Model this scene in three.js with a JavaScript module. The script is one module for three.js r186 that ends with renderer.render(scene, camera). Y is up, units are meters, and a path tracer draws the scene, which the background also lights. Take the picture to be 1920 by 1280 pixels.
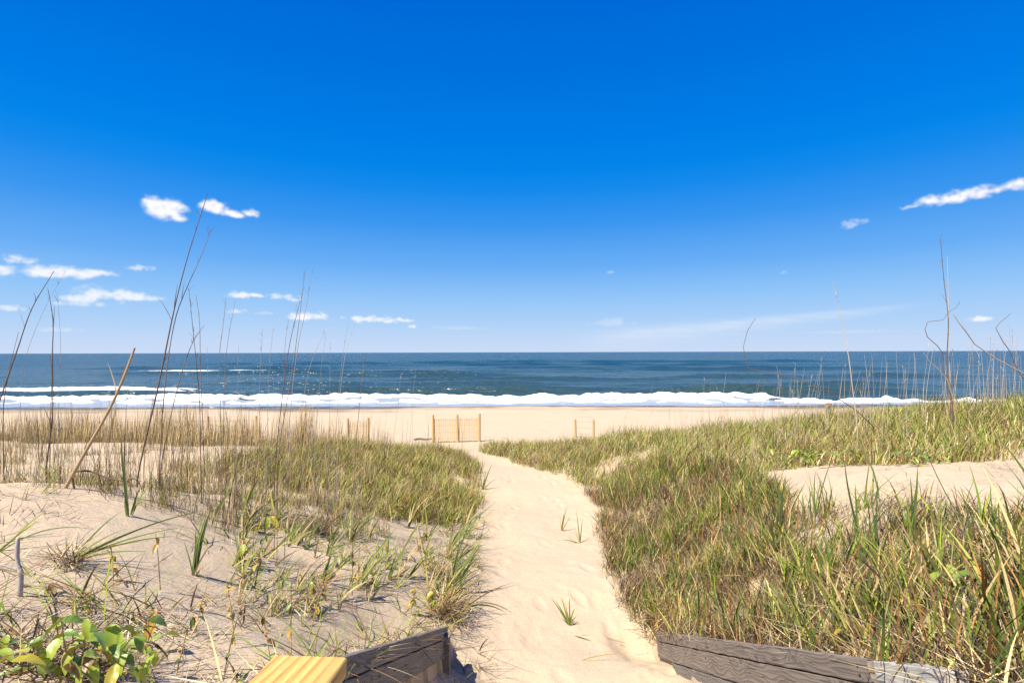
import * as THREE from 'three';
import { ImprovedNoise } from 'three/addons/math/ImprovedNoise.js';

// ---------------------------------------------------------------- camera, sky, sun, exposure
const EYE = 5.7;                                     // metres above the sea
const scene = new THREE.Scene();
const camera = new THREE.PerspectiveCamera(65, 1024 / 682, 0.1, 60000);
camera.position.set(0, EYE, 0);
camera.rotation.set(THREE.MathUtils.degToRad(1.14), 0, THREE.MathUtils.degToRad(-0.16), 'YXZ');
camera.updateMatrixWorld(true);

const renderer = new THREE.WebGLRenderer({ antialias: true });
renderer.toneMapping = THREE.LinearToneMapping;
renderer.toneMappingExposure = 1.97;
renderer.shadowMap.enabled = true;

const SUN = new THREE.Vector3(-0.38, 0.85, 0.38).normalize();
const sun = new THREE.DirectionalLight(new THREE.Color().setRGB(1.0, 0.91, 0.76), 5);
sun.position.copy(SUN).multiplyScalar(60);
sun.castShadow = true;
sun.shadow.mapSize.set(4096, 4096);
Object.assign(sun.shadow.camera, { left: -30, right: 30, top: 30, bottom: -30, near: 1, far: 150 });
scene.add(sun, sun.target);

// ---------------------------------------------------------------- helpers: numbers
const perlin = new ImprovedNoise();
const noise = (x, y, z = 0) => perlin.noise(x + 31.7, y + 11.3, z + 5.1);
const fbm = (x, y, z = 0, o = 4) => { let s = 0, a = 0.5; for (let i = 0; i < o; i++) { s += a * noise(x, y, z + i * 7.7); x *= 2.03; y *= 2.03; a *= 0.5; } return s; };
const clamp = (v, a, b) => Math.min(b, Math.max(a, v)), lerp = (a, b, t) => a + (b - a) * t;
const sstep = (a, b, v) => { const t = clamp((v - a) / (b - a), 0, 1); return t * t * (3 - 2 * t); };
function rng(seed) { let s = seed >>> 0; return () => { s = (s + 0x6D2B79F5) >>> 0; let t = s; t = Math.imul(t ^ (t >>> 15), t | 1); t ^= t + Math.imul(t ^ (t >>> 7), t | 61); return ((t ^ (t >>> 14)) >>> 0) / 4294967296; }; }
// a direction for a place in the photograph (1920 x 1280), and the point on it at a given depth in front of the eye
const F = 640 / Math.tan(THREE.MathUtils.degToRad(32.5));
const ray = (px, py) => new THREE.Vector3(px - 960, 640 - py, -F).applyQuaternion(camera.quaternion);
const at = (px, py, d) => { const r = ray(px, py); return r.multiplyScalar(d / -r.z).add(camera.position); };
const pix = (p) => { const v = p.clone().applyMatrix4(camera.matrixWorldInverse); return [960 + v.x / -v.z * F, 640 - v.y / -v.z * F]; };

// ---------------------------------------------------------------- the sky: clear air and small fair-weather clouds
{
  const W = 4096, H = 2048, data = new Float32Array(W * H * 4);
  const rgbOf = (h) => new THREE.Color(h).toArray().map((v) => v / renderer.toneMappingExposure);
  const STOPS = [[0, '#cbdcf6'], [1, '#c5daf7'], [2.8, '#b2d3f8'], [5.7, '#93c6f9'], [9, '#6aaff6'], [13.4, '#3a97f0'], [16.6, '#178bed'], [18.7, '#0485ea'], [22, '#007de6'], [27, '#0073de'], [33, '#006ad7'], [50, '#0059be'], [90, '#004aa6']].map(([e, c]) => [e, rgbOf(c)]);
  const air = (e) => { let i = 1; while (i < STOPS.length - 1 && STOPS[i][0] < e) i++; const [e0, a] = STOPS[i - 1], [e1, b] = STOPS[i], t = clamp((e - e0) / (e1 - e0), 0, 1); return [0, 1, 2].map((k) => lerp(a[k], b[k], t)); };
  const angles = (px, py) => { const r = ray(px, py).normalize(); return [THREE.MathUtils.radToDeg(Math.atan2(r.x, -r.z)), THREE.MathUtils.radToDeg(Math.asin(r.y))]; };
  // each cloud: how dense it is, how ragged, and its lobes as [x, y, half width, half height] in the photograph
  const CL = [
    [1, .5, [[312, 392, 46, 26], [300, 386, 40, 20], [335, 408, 22, 14], [275, 377, 14, 7]]],
    [1, .5, [[402, 388, 28, 18], [383, 386, 18, 8], [440, 402, 34, 9], [468, 400, 22, 11]]],
    [.75, .6, [[30, 486, 42, 10]]], [.8, .6, [[8, 508, 34, 14]]],
    [.9, .55, [[125, 511, 84, 17], [90, 510, 50, 15], [185, 512, 40, 9]]], [.6, .7, [[262, 503, 30, 7]]],
    [.8, .6, [[205, 553, 92, 15], [150, 560, 50, 12], [260, 558, 46, 9]]], [.45, .7, [[150, 569, 60, 7]]], [.6, .7, [[14, 577, 36, 8]]],
    [.9, .6, [[450, 554, 28, 9], [475, 553, 18, 5]]], [.6, .8, [[528, 556, 40, 6], [552, 562, 12, 6]]], [.6, .7, [[445, 584, 22, 5]]], [.3, .8, [[495, 587, 24, 3]]],
    [1, .5, [[580, 593, 38, 10], [565, 596, 24, 8]]], [.8, .9, [[700, 599, 56, 8], [670, 597, 24, 7], [745, 600, 34, 4]]], [.8, .5, [[773, 612, 11, 4]]],
    [1, .45, [[1790, 370, 56, 17], [1745, 376, 34, 12], [1830, 362, 40, 17], [1870, 356, 30, 10], [1905, 347, 32, 13], [1960, 345, 50, 16]]], [.5, .9, [[1705, 388, 20, 5]]],
    [.4, .9, [[1602, 418, 26, 10]]], [.9, .5, [[1838, 598, 27, 7]]], [.25, .9, [[1470, 511, 8, 3]]], [.3, .8, [[1145, 511, 7, 4]]],
    [.25, .7, [[110, 618, 50, 5]]], [.2, .7, [[860, 615, 60, 4]]], [.22, .8, [[1150, 606, 40, 12]]], [.2, .6, [[1600, 622, 120, 3]]],
  ].map(([k, rag, lobes]) => ({ k, rag, lobes: lobes.map(([x, y, rx, ry]) => { const [a, e] = angles(x, y), [a2] = angles(x + rx, y), [, e2] = angles(x, y - ry); return [a, e, a2 - a, e2 - e]; }) }));
  const r = rng(5);                                   // the same kind of small clouds all round the horizon
  for (let i = 0; i < 70; i++) {
    const a = 48 + r() * 264, e = 2.5 + r() * r() * 17, s = (0.8 + r() * 2.4) * (0.5 + e / 16), lobes = [];
    for (let k = 0; k < 3; k++) lobes.push([(a > 180 ? a - 360 : a) + (r() - .5) * s * 1.6, e + (r() - .5) * s * .2, s * (.5 + r() * .6), s * (.14 + r() * .14)]);
    CL.push({ k: .5 + r() * .5, rag: .6, lobes });
  }
  for (const c of CL) { c.a0 = Math.min(...c.lobes.map((l) => l[0] - l[2] * 1.9)); c.a1 = Math.max(...c.lobes.map((l) => l[0] + l[2] * 1.9)); c.e0 = Math.min(...c.lobes.map((l) => l[1] - l[3] * 1.9)); c.e1 = Math.max(...c.lobes.map((l) => l[1] + l[3] * 1.9)); }
  const WHITE = [1.0, 1.0, 1.01].map((v) => v / renderer.toneMappingExposure);
  const [ca0, ce0] = angles(1075, 634), [ca1, ce1] = angles(1745, 568);   // one long thin streak of high cloud
  for (let j = 0; j < H; j++) {
    const e = ((j + 0.5) / H) * 180 - 90, near = CL.filter((c) => e > c.e0 && e < c.e1), base = air(Math.max(0, e));
    for (let i = 0; i < W; i++) {
      const p = (j * W + i) * 4, round = ((i + 0.5) / W - 0.5) * 360, az = ((round + 90 + 540) % 360) - 180;   // 0 is -z, the way the camera looks
      let c = base;
      if (e > 0 && e < 40) {
        let thin = 0;
        if (e < 9 && az > -10 && az < 60) {
          const t = (az - ca0) / (ca1 - ca0), mid = lerp(ce0, ce1, t), w = lerp(1.5, .32, clamp(t, 0, 1)), q = (e - mid) / w;
          thin = .34 * sstep(-.05, .25, t) * (1 - sstep(.75, 1.05, t)) * Math.exp(-(q > 0 ? q * q * 5 : q * q)) * (.7 + .7 * fbm(az * .35 + e * .9, e * 3.2, 3));
        }
        if (thin > 0) c = c.map((v, k) => lerp(v, WHITE[k], clamp(thin, 0, 1)));
        for (const cl of near) {
          if (az < cl.a0 || az > cl.a1) continue;
          let m = -9;
          for (const [a, ee, rx, ry] of cl.lobes) { const dy = (e - ee) / ry, q = 1 - Math.hypot((az - a) / rx, dy < 0 ? dy * 1.25 : dy); if (q > m) m = q; }
          const sz = cl.lobes[0][3], n = fbm(az / sz * .5 + 40, e / sz * .85, 9, 6), fine = fbm(az / sz * 1.6, e / sz * 2.2, 19, 4);
          const d = sstep(-.05, .75, m + n * cl.rag * 1.7 + fine * .35) * cl.k * clamp(.9 + fine * .7 + n * .4, 0, 1);
          if (d > 0) { c = c.map((v, k) => lerp(v, WHITE[k], d)); }
        }
      }
      data[p] = c[0]; data[p + 1] = c[1]; data[p + 2] = c[2]; data[p + 3] = 1;
    }
  }
  const t = new THREE.DataTexture(data, W, H, THREE.RGBAFormat, THREE.FloatType);
  t.mapping = THREE.EquirectangularReflectionMapping; t.magFilter = t.minFilter = THREE.LinearFilter; t.colorSpace = THREE.LinearSRGBColorSpace; t.needsUpdate = true;
  scene.background = t; scene.environment = t;
}

// ---------------------------------------------------------------- helpers: objects
const taken = {};
const numbered = (n) => { const k = taken[n] = (taken[n] ?? -1) + 1; return k ? n + '_' + String(k).padStart(3, '0') : n; };
function tag(o, label, category, group, kind) { Object.assign(o.userData, { label, category }); if (group) o.userData.group = group; if (kind) o.userData.kind = kind; return o; }
function thing(name, label, category, group, p) { const g = new THREE.Group(); g.name = numbered(name); if (p) g.position.copy(p); scene.add(g); return tag(g, label, category, group); }
function mesh(name, geo, mat, parent = scene) { const m = new THREE.Mesh(geo, mat); m.name = parent === scene ? numbered(name) : name; m.castShadow = m.receiveShadow = true; parent.add(m); return m; }
const col = (r, g, b) => new THREE.Color().setRGB(r, g, b);
function dataTex(W, H, f, srgb = false) {
  const d = new Uint8Array(W * H * 4);
  for (let j = 0; j < H; j++) for (let i = 0; i < W; i++) { const c = f(i / W, j / H, i, j), p = (j * W + i) * 4; for (let k = 0; k < 3; k++) d[p + k] = clamp(Math.round((Array.isArray(c) ? c[k] : c) * 255), 0, 255); d[p + 3] = 255; }
  const t = new THREE.DataTexture(d, W, H); t.wrapS = t.wrapT = THREE.RepeatWrapping; t.magFilter = THREE.LinearFilter; t.minFilter = THREE.LinearMipmapLinearFilter; if (srgb) t.colorSpace = THREE.SRGBColorSpace; t.needsUpdate = true; return t;
}
// noise that repeats over a tile of n cells
function tileNoise(n, seed) { const r = rng(seed), g = new Float32Array(n * n).map(() => r() * 2 - 1); return (u, v) => { const x = u * n, y = v * n, x0 = Math.floor(x), y0 = Math.floor(y), fx = x - x0, fy = y - y0, sx = fx * fx * (3 - 2 * fx), sy = fy * fy * (3 - 2 * fy), G = (a, b) => g[((b % n) + n) % n * n + ((a % n) + n) % n]; return lerp(lerp(G(x0, y0), G(x0 + 1, y0), sx), lerp(G(x0, y0 + 1), G(x0 + 1, y0 + 1), sx), sy); }; }

// ---------------------------------------------------------------- the stair rails' lines (needed by the sand that lies against them)
const RAIL = {
  left: { far: at(840, 1174, 4.8), near: at(655, 1229, 2.43), side: -1 },
  right: { far: at(1229, 1183, 5.6), near: at(1640, 1237, 2.15), side: 1 },
};
for (const r of Object.values(RAIL)) { r.dEnd = -r.far.z; r.line = (d) => { const t = (d - r.dEnd) / (-r.near.z - r.dEnd); return [lerp(r.far.x, r.near.x, t), lerp(r.far.y, r.near.y, t)]; }; }

// ---------------------------------------------------------------- the sand: heights read off the photograph as [x, y, depth], joined by a thin-plate surface
const CTRL = [];
const P3 = (px, py, d) => { const p = at(px, py, d); CTRL.push([p.x, d, p.y]); };
const PB = (x, d, below) => CTRL.push([x, d, EYE - below]);
// path
[[1040, 1275, 4.85], [985, 1150, 6.1], [1027, 1000, 8.9], [985, 900, 12.9], [930, 871, 15.3], [872, 851, 18.2], [850, 838, 22], [1150, 1250, 5.1], [900, 1270, 4.9], [1080, 1100, 6.8], [960, 1060, 7.5]].forEach((a) => P3(...a));
PB(.4, 3, 3.0); PB(-.3, 3, 3.0); PB(1.2, 3, 2.95); PB(.4, 0, 3.0);
// left bank and mound
[[915, 1000, 8.9], [885, 1130, 6.2], [893, 930, 11.6], [800, 1080, 6.1], [700, 1000, 7.2], [600, 940, 7.7], [720, 1150, 5.0], [600, 1080, 5.1], [500, 1000, 5.8], [400, 955, 5.8], [500, 1150, 4.0], [400, 1100, 4.0], [300, 1000, 4.5], [250, 912, 5.5], [50, 907, 5.0], [420, 925, 6.4], [50, 1000, 3.8], [100, 1150, 2.75], [300, 1200, 2.95], [150, 1280, 2.2], [400, 1270, 2.7], [560, 1220, 3.0]].forEach((a) => P3(...a));
PB(-6, 3, 1.2); PB(-7, 5, 1.18); PB(-3.6, 1, 1.2); PB(-5, 0, 1.1); PB(-2, 0, 1.1);
PB(-4.8, 6.4, 1.85); PB(-7, 6.6, 1.8); PB(-3.4, 7.6, 2.2); PB(-5.5, 8, 2.25);
[[200, 872, 11], [30, 870, 11], [420, 884, 10.3], [100, 832, 14.4], [450, 838, 14.4], [700, 950, 9.0], [860, 958, 9.9], [600, 907, 9.8], [780, 885, 12.6], [850, 855, 15.6], [700, 850, 15], [-150, 870, 11]].forEach((a) => P3(...a));
PB(-5, 18, 3.3); PB(-12, 18, 3.0); PB(-1.8, 18, 3.5); PB(-10, 22, 4.2); PB(-4, 22, 4.15); PB(3, 22, 4.1); PB(10, 22, 4.0);
// right bank, sand patch and ridge
[[1128, 1000, 9.0], [1150, 1150, 6.3], [1085, 900, 13], [1235, 1195, 5.6], [1310, 1100, 6.1], [1250, 1000, 8.0], [1200, 920, 10.4], [1400, 1000, 6.6], [1400, 1150, 4.4], [1500, 1205, 3.2], [1600, 1100, 4.0], [1700, 1240, 2.4], [1800, 1100, 3.1], [1900, 1250, 2.0], [1900, 1000, 3.8], [1600, 960, 5.2], [1500, 905, 6.8], [1800, 890, 5.6], [1920, 880, 5.7], [1700, 884, 5.9],
  [1500, 868, 8.8], [1300, 865, 10], [1800, 806, 9], [1920, 788, 9], [1700, 820, 9.5], [1500, 832, 11], [1300, 830, 13], [1150, 834, 15], [985, 851, 16.3], [925, 848, 18.5]].forEach((a) => P3(...a));
PB(5.6, 7.2, 1.5); PB(7, 4, 1.0); PB(4, 0, 1.0); PB(9, 6, 1.15); PB(10, 10, 1.2); PB(9, 16, 2.4); PB(4, 18, 3.2); PB(.6, 19.5, 3.6); PB(6, 2, 1.0);
const exact = (() => {
  const n = CTRL.length, N = n + 3, A = [], U = (r2) => (r2 > 1e-9 ? 0.5 * r2 * Math.log(r2) : 0);
  for (let i = 0; i < n; i++) { const [x, d, y] = CTRL[i], row = []; for (let j = 0; j < n; j++) row.push(U((x - CTRL[j][0]) ** 2 + (d - CTRL[j][1]) ** 2) + (i === j ? 0.12 : 0)); A.push([...row, 1, x, d, y]); }
  for (const f of [() => 1, (c) => c[0], (c) => c[1]]) A.push([...CTRL.map(f), 0, 0, 0, 0]);
  for (let k = 0; k < N; k++) {                       // Gauss with pivots
    let p = k; for (let i = k + 1; i < N; i++) if (Math.abs(A[i][k]) > Math.abs(A[p][k])) p = i;
    [A[k], A[p]] = [A[p], A[k]];
    for (let i = k + 1; i < N; i++) { const f = A[i][k] / A[k][k]; if (f) for (let j = k; j <= N; j++) A[i][j] -= f * A[k][j]; }
  }
  const w = Array(N).fill(0);
  for (let k = N - 1; k >= 0; k--) { let s = A[k][N]; for (let j = k + 1; j < N; j++) s -= A[k][j] * w[j]; w[k] = s / A[k][k]; }
  return (x, d) => { let s = w[n] + w[n + 1] * x + w[n + 2] * d; for (let i = 0; i < n; i++) s += w[i] * U((x - CTRL[i][0]) ** 2 + (d - CTRL[i][1]) ** 2); return s; };
})();
// kept on a 15 cm lattice and read smoothly in between
const LAT = (() => { const nx = 176, nd = 178, v = new Float32Array(nx * nd); for (let j = 0; j < nd; j++) for (let i = 0; i < nx; i++) v[j * nx + i] = exact((i - 88) * .15, (j - 9) * .15); return { nx, nd, v }; })();
const cub = (a, b, c, d, t) => b + .5 * t * (c - a + t * (2 * a - 5 * b + 4 * c - d + t * (3 * (b - c) + d - a)));
function tps(x, d) {
  const u = x / .15 + 88, w = d / .15 + 9, i = clamp(Math.floor(u), 1, LAT.nx - 3), j = clamp(Math.floor(w), 1, LAT.nd - 3), fu = u - i, fw = w - j, R = (q) => { const o = (j + q) * LAT.nx + i, v = LAT.v; return cub(v[o - 1], v[o], v[o + 1], v[o + 2], fu); };
  return cub(R(-1), R(0), R(1), R(2), fw);
}
const BEACH = [[18, 2.0], [21.5, 1.62], [25.7, 1.33], [32, 1.08], [40, .95], [46, .88], [49, .75], [54, 0], [62, -1], [90, -3], [400, -12]];
const beach = (d) => { let i = 1; while (i < BEACH.length - 1 && BEACH[i][0] < d) i++; const [a, p] = BEACH[i - 1], [b, q] = BEACH[i], t = clamp((d - a) / (b - a), 0, 1); return lerp(p, q, t * .6 + .4 * t * t * (3 - 2 * t)); };
const soft = (v, m) => (Math.abs(v) < m ? v : Math.sign(v) * (m + 3 * Math.tanh((Math.abs(v) - m) / 3)));
// footprints: [x, depth, heading, how deep], most of them where people keep to the right of the path
const PRINTS = (() => { const r = rng(17), out = []; for (let k = 0; k < 46; k++) { const d = 4.7 + Math.pow(r(), 1.3) * 9, side = k % 3 ? .45 + .5 * r() : -.7 + 1.1 * r(); out.push([(d < 10 ? .5 : lerp(.5, .1, (d - 10) / 4)) + side, d, (r() - .5) * .9, .009 + .02 * r() * r()]); } return out; })();
function ground(x, d, fine = true) {
  const xs = soft(x, 9), ds = clamp(d, -1, 24), out = sstep(9, 16, Math.abs(x));
  let h = 0;
  if (d < 25) {
    h = tps(xs, ds);
    h = lerp(h, clamp(h, 1.2, 5.2) + .5 * fbm(x * .12, d * .16, 2), out);
    h += .10 * fbm(x * .45, d * .5, 1) * sstep(2, 6, d);
    if (d < 0) h = lerp(h, 4.6 + .5 * fbm(x * .15, d * .15, 4), sstep(0, -6, d));
  }
  const cusp = .30 * noise(x * .03, 7.1) + .12 * noise(x * .09, 2.2);
  const b = beach(d + 3.2 * noise(x * .035, 3.3) * sstep(36, 48, d)) + cusp * sstep(40, 46, d) * (1 - sstep(49, 54, d)) * .35;
  h = d < 25 ? lerp(h, b, sstep(19.5, 24.5, d)) : b;
  // sand lies against the outer side of each rail and is kept off the stairs between them
  for (const r of Object.values(RAIL)) {
    if (d > r.dEnd + .6 || d < -1.5) continue;
    const [rx, ry] = r.line(d), s = (x - rx) * r.side, k = 1 - sstep(r.dEnd - .05, r.dEnd + .5, d), top = ry - .06;
    if (s > .03) h = lerp(h, Math.min(lerp(top, h, sstep(.05, .9, s)), Math.max(h, top)), k);
    else { const low = Math.min(EYE - lerp(2.95, 2.86, sstep(3.5, 5.5, d)), h), w = sstep(-.4, .03, s), kk = lerp(k * sstep(-2.2, -1.2, s) * (1 - sstep(3.4, 5.4, d)), k, sstep(-.55, -.2, s)); h = lerp(h, Math.min(top - .25, lerp(low, Math.max(low, top - .3), w * w)), kk); }
  }
  if (fine) {
    const nearb = 1 - sstep(10, 22, d);
    h += nearb * (.016 * fbm(x * 2.1, d * 2.1, 6, 3) + .009 * fbm(x * 7, d * 7, 8, 2));
    if (d > 20 && d < 52) h += sstep(24, 28, d) * (.05 * fbm(x * .8, d * .8, 12, 3) + .10 * fbm(x * .12, d * .55, 13, 3));
    if (d > 4.3 && d < 14.2 && x > -1.2 && x < 2.4) for (const [px, pd, a, dep] of PRINTS) { const u = x - px, v = d - pd; if (Math.abs(u) > .3 || Math.abs(v) > .4) continue; const p = (u * Math.cos(a) - v * Math.sin(a)) / .065, q = (u * Math.sin(a) + v * Math.cos(a)) / .15, r2 = p * p + q * q; h -= dep * Math.exp(-r2 * r2) - dep * .45 * Math.exp(-((Math.sqrt(r2) - 1.45) ** 2) * 5); }
    // trampled hollows down the path
    const pc = x - lerp(.42, .6, sstep(5, 11, d)), on = Math.exp(-pc * pc * 1.1) * sstep(3, 5, d) * (1 - sstep(16, 22, d));
    h -= on * .03 * Math.max(0, fbm(x * 3.4, d * 2.6, 21, 2));
  }
  return h;
}
// where the line of sight through a place in the photograph meets the sand
function hit(px, py, from = 1.2) {
  const r = ray(px, py); r.divideScalar(-r.z);
  let a = from;
  for (let d = from; d < 60; d += .04 + d * .004) { if (EYE + r.y * d < ground(r.x * d, d, false)) { let lo = a, hi = d; for (let k = 0; k < 12; k++) { const m = (lo + hi) / 2; if (EYE + r.y * m < ground(r.x * m, m)) hi = m; else lo = m; } return new THREE.Vector3(r.x * hi, ground(r.x * hi, hi), -hi); } a = d; }
  return null;
}
const seat = (x, d) => new THREE.Vector3(x, ground(x, d), -d);

{
  const line = (n, f) => Array.from({ length: n }, (_, i) => f(i / (n - 1)));
  const xs = line(470, (t) => { const u = t * 2 - 1; return 7.5 * u + Math.sign(u) * 900 * Math.abs(u) ** 14 + Math.sign(u) * 14 * Math.abs(u) ** 5; });
  const ds = [...line(50, (t) => -60 * (1 - t) ** 3 - .01), ...line(300, (t) => .04 + 11.96 * t), ...line(130, (t) => 12 + .05 + 15 * t), ...line(90, (t) => 27.2 + 38 * t), ...line(12, (t) => 66 + 300 * t * t)];
  const pos = new Float32Array(xs.length * ds.length * 3), uv = new Float32Array(xs.length * ds.length * 2), colr = new Float32Array(pos.length), idx = [];
  let k = 0;
  for (const d of ds) for (const x of xs) {
    const h = ground(x, d);
    pos.set([x, h, -d], k * 3); uv.set([x, d], k * 2);
    // dry sand, paler and warmer in patches; dark and damp where the waves run up
    const wet = (1 - sstep(.74, .93, h + .14 * fbm(x * .2, d * .3, 5))) * sstep(40, 46, d), pat = .5 + .9 * fbm(x * .6, d * .6, 14, 3), grit = clamp(.5 + 1.2 * fbm(x * 1.7, d * 1.7, 17, 3), 0, 1);
    const dry = [lerp(.49, .52, pat), lerp(.385, .405, pat), lerp(.274, .268, pat)], dull = [.475, .385, .278];
    const c = dry.map((v, i) => lerp(lerp(v, dull[i], grit * .6), [.15, .108, .072][i], wet));
    colr.set(c, k * 3); k++;
  }
  for (let j = 0; j < ds.length - 1; j++) for (let i = 0; i < xs.length - 1; i++) { const a = j * xs.length + i, b = a + xs.length; idx.push(a, a + 1, b, b, a + 1, b + 1); }
  const g = new THREE.BufferGeometry(); g.setAttribute('position', new THREE.BufferAttribute(pos, 3)); g.setAttribute('uv', new THREE.BufferAttribute(uv, 2)); g.setAttribute('color', new THREE.BufferAttribute(colr, 3)); g.setIndex(idx); g.computeVertexNormals();
  const n1 = tileNoise(16, 1), n2 = tileNoise(48, 2), n3 = tileNoise(150, 3), n4 = tileNoise(500, 4);
  const bump = dataTex(1024, 1024, (u, v) => .5 + .22 * n1(u, v) + .16 * n2(u, v) + .10 * n3(u, v) + .07 * n4(u, v)), grain = dataTex(1024, 1024, (u, v, i, j) => { const s = .94 + .05 * n4(u, v) + .03 * n3(u, v), q = n4(v + .31, u) > .88 ? .8 : 1; return [s * q, s * q * (1 + .01 * n2(u, v)), s * q]; }, true);
  for (const t of [bump, grain]) t.repeat.set(1 / 2.3, 1 / 2.3);
  const sand = mesh('sand_dunes', g, new THREE.MeshStandardMaterial({ vertexColors: true, roughness: 1, map: grain, bumpMap: bump, bumpScale: .010 }));
  tag(sand, 'pale tan sand of the dunes, footpath and beach', 'sand', null, 'structure');
}

// ---------------------------------------------------------------- the sea: swells, chop and breaking foam
const SWELL = [ // depth of the crest, height, width, middle x, half length, bend
  [63, .42, 3.4, 0, 400, 2.2], [77, 1.0, 3.6, -6, 26, 2], [72, .9, 3.2, 34, 22, 2], [74, .5, 4, -60, 30, 2], [89, .55, 4, 40, 26, 3], [96, .5, 5, -22, 34, 3], [108, .6, 5, 6, 30, 3], [118, .6, 6, 62, 40, 4], [131, .7, 6, -30, 34, 4], [144, 1.0, 6, -62, 52, 4], [152, .6, 7, 10, 30, 4],
  [170, .8, 8, 70, 60, 5], [186, .8, 8, 18, 36, 4], [195, .7, 8, -100, 60, 5], [230, .8, 10, 40, 100, 6], [265, .8, 10, -90, 90, 6], [300, .8, 12, 60, 160, 8], [360, .9, 14, -60, 200, 8]];
function seaHeight(x, d) {
  let h = 0;
  for (const [d0, a, w, xm, xl, bend] of SWELL) {
    const q = d - d0 - bend * noise(x * .025, d0) - .5 * noise(x * .14, d0 + 3); if (Math.abs(q) > w * 3) continue;
    const e = (x - xm) / xl, s = q < 0 ? q / (w * .42) : q / w; h += 1.5 * a * Math.exp(-s * s) * Math.exp(-e * e * e * e) * (.8 + .5 * noise(x * .06, d0 + 9));
  }
  const far = sstep(58, 80, d);
  h += far * (.10 * noise(x * .14, d * .5, 1) + .06 * noise(x * .4, d * 1.1, 2) + .30 * noise(x * .025, d * .12, 3)) + .03 * noise(x * 1.3, d * 1.7, 4);
  return h;
}
{
  const ds = []; for (let d = 46; d < 420;) { ds.push(d); d += clamp(d * d / 9000, .28, 60); } for (let d = 430; d < 45000; d *= 1.12) ds.push(d); ds.push(45000);
  const nx = 640, pos = [], uv = [], idx = [], tone = [];
  for (const d of ds) for (let i = 0; i < nx; i++) { const u = (i / (nx - 1)) * 2 - 1, x = 90 * u + Math.sign(u) * 60000 * Math.abs(u) ** 16 + Math.sign(u) * 300 * Math.abs(u) ** 5, k = 1 - sstep(300, 420, d); pos.push(x, k > 0 ? seaHeight(x, d) * k : 0, -d); uv.push(x, d);
    // clear blue water offshore, brown and green with stirred-up sand towards the beach
    const silt = clamp(1 - sstep(90, 330, d + 60 * fbm(x * .012, d * .03, 6, 3)) , 0, 1) * .9 + .3 * fbm(x * .02, d * .07, 9, 3) * (1 - sstep(200, 900, d)), q = clamp(silt, 0, 1); tone.push(lerp(.001, .030, q), lerp(.030, .060, q), lerp(.045, .068, q)); }
  for (let j = 0; j < ds.length - 1; j++) for (let i = 0; i < nx - 1; i++) { const a = j * nx + i, b = a + nx; idx.push(a, a + 1, b, b, a + 1, b + 1); }
  const g = new THREE.BufferGeometry(); g.setAttribute('position', new THREE.Float32BufferAttribute(pos, 3)); g.setAttribute('uv', new THREE.Float32BufferAttribute(uv, 2)); g.setAttribute('color', new THREE.Float32BufferAttribute(tone, 3)); g.setIndex(idx); g.computeVertexNormals();
  const n = [[6, 31], [13, 32], [27, 33], [60, 34]].map(([c, s]) => tileNoise(c, s));
  const bump = dataTex(1024, 1024, (u, v) => { const y = v * 3; return clamp(.5 + .26 * n[0](u, y) + .2 * n[1](u, y) + .13 * n[2](u, y) + .08 * n[3](u, y), 0, 1); });
  bump.repeat.set(1 / 34, 1 / 34);
  const sea = mesh('sea', g, new THREE.MeshPhysicalMaterial({ vertexColors: true, roughness: .2, ior: 1.33, specularIntensity: .55, bumpMap: bump, bumpScale: 1.0 }));
  tag(sea, 'deep blue sea with low swells rolling to the beach', 'sea', null, 'structure');
}
// foam: a lumpy white sheet that stands out of the water only where it is thick enough
function foamSheet(name, label, d0, d1, x0, x1, dx, dd, thick) {
  const nx = Math.round((x1 - x0) / dx) + 1, nd = Math.round((d1 - d0) / dd) + 1, pos = [], idx = [], over = [];
  for (let j = 0; j < nd; j++) for (let i = 0; i < nx; i++) { const x = x0 + i * dx, d = d0 + j * dd; const k = clamp(thick(x, d), -.4, .5); over.push(k > -.1); pos.push(x, seaHeight(x, d) + k, -d); }
  for (let j = 0; j < nd - 1; j++) for (let i = 0; i < nx - 1; i++) { const a = j * nx + i, b = a + nx; if (over[a] || over[a + 1] || over[b] || over[b + 1]) idx.push(a, a + 1, b, b, a + 1, b + 1); }
  const g = new THREE.BufferGeometry(); g.setAttribute('position', new THREE.Float32BufferAttribute(pos, 3)); g.setIndex(idx); g.computeVertexNormals();
  const m = mesh(name, g, foamMat); tag(m, label, 'foam', null, 'stuff'); return m;
}
const foamMat = new THREE.MeshStandardMaterial({ color: col(.64, .66, .68), roughness: .9 });
const surf = (x, d) => {
  const front = 57 + 1.6 * noise(x * .04, 1.5) + .7 * noise(x * .2, 4), back = 64.5 + 3.0 * noise(x * .03, 8.5) + 1.8 * noise(x * .11, 6.1) + .8 * noise(x * .4, 2.1) - 3.4 * sstep(10, 50, x) + 1.5 * sstep(-20, -60, x);
  return (d - front) / (back - front);
};
foamSheet('breaking_wave_foam', 'white foam of the wave breaking along the beach', 54, 78, -95, 110, .14, .26, (x, d) => {
  const t = surf(x, d), band = Math.min(sstep(.06, .42, t), 1 - sstep(.9, 1.03, t)), n = fbm(x * .5, d * 1.0, 5, 5), lump = fbm(x * .16, d * .5, 15, 3), gaps = sstep(-.42, -.16, fbm(x * .10, d * .16, 25, 3));
  const veins = .12 * (1 - Math.abs(fbm(x * .7, d * .62, 3, 3)) * 7) * sstep(.05, .2, t) * (1 - sstep(.4, .6, t));
  return -.13 + Math.max(veins, band * gaps * (.22 + .6 * n + .45 * lump + .12 * sstep(.55, .95, t)));
});
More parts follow.
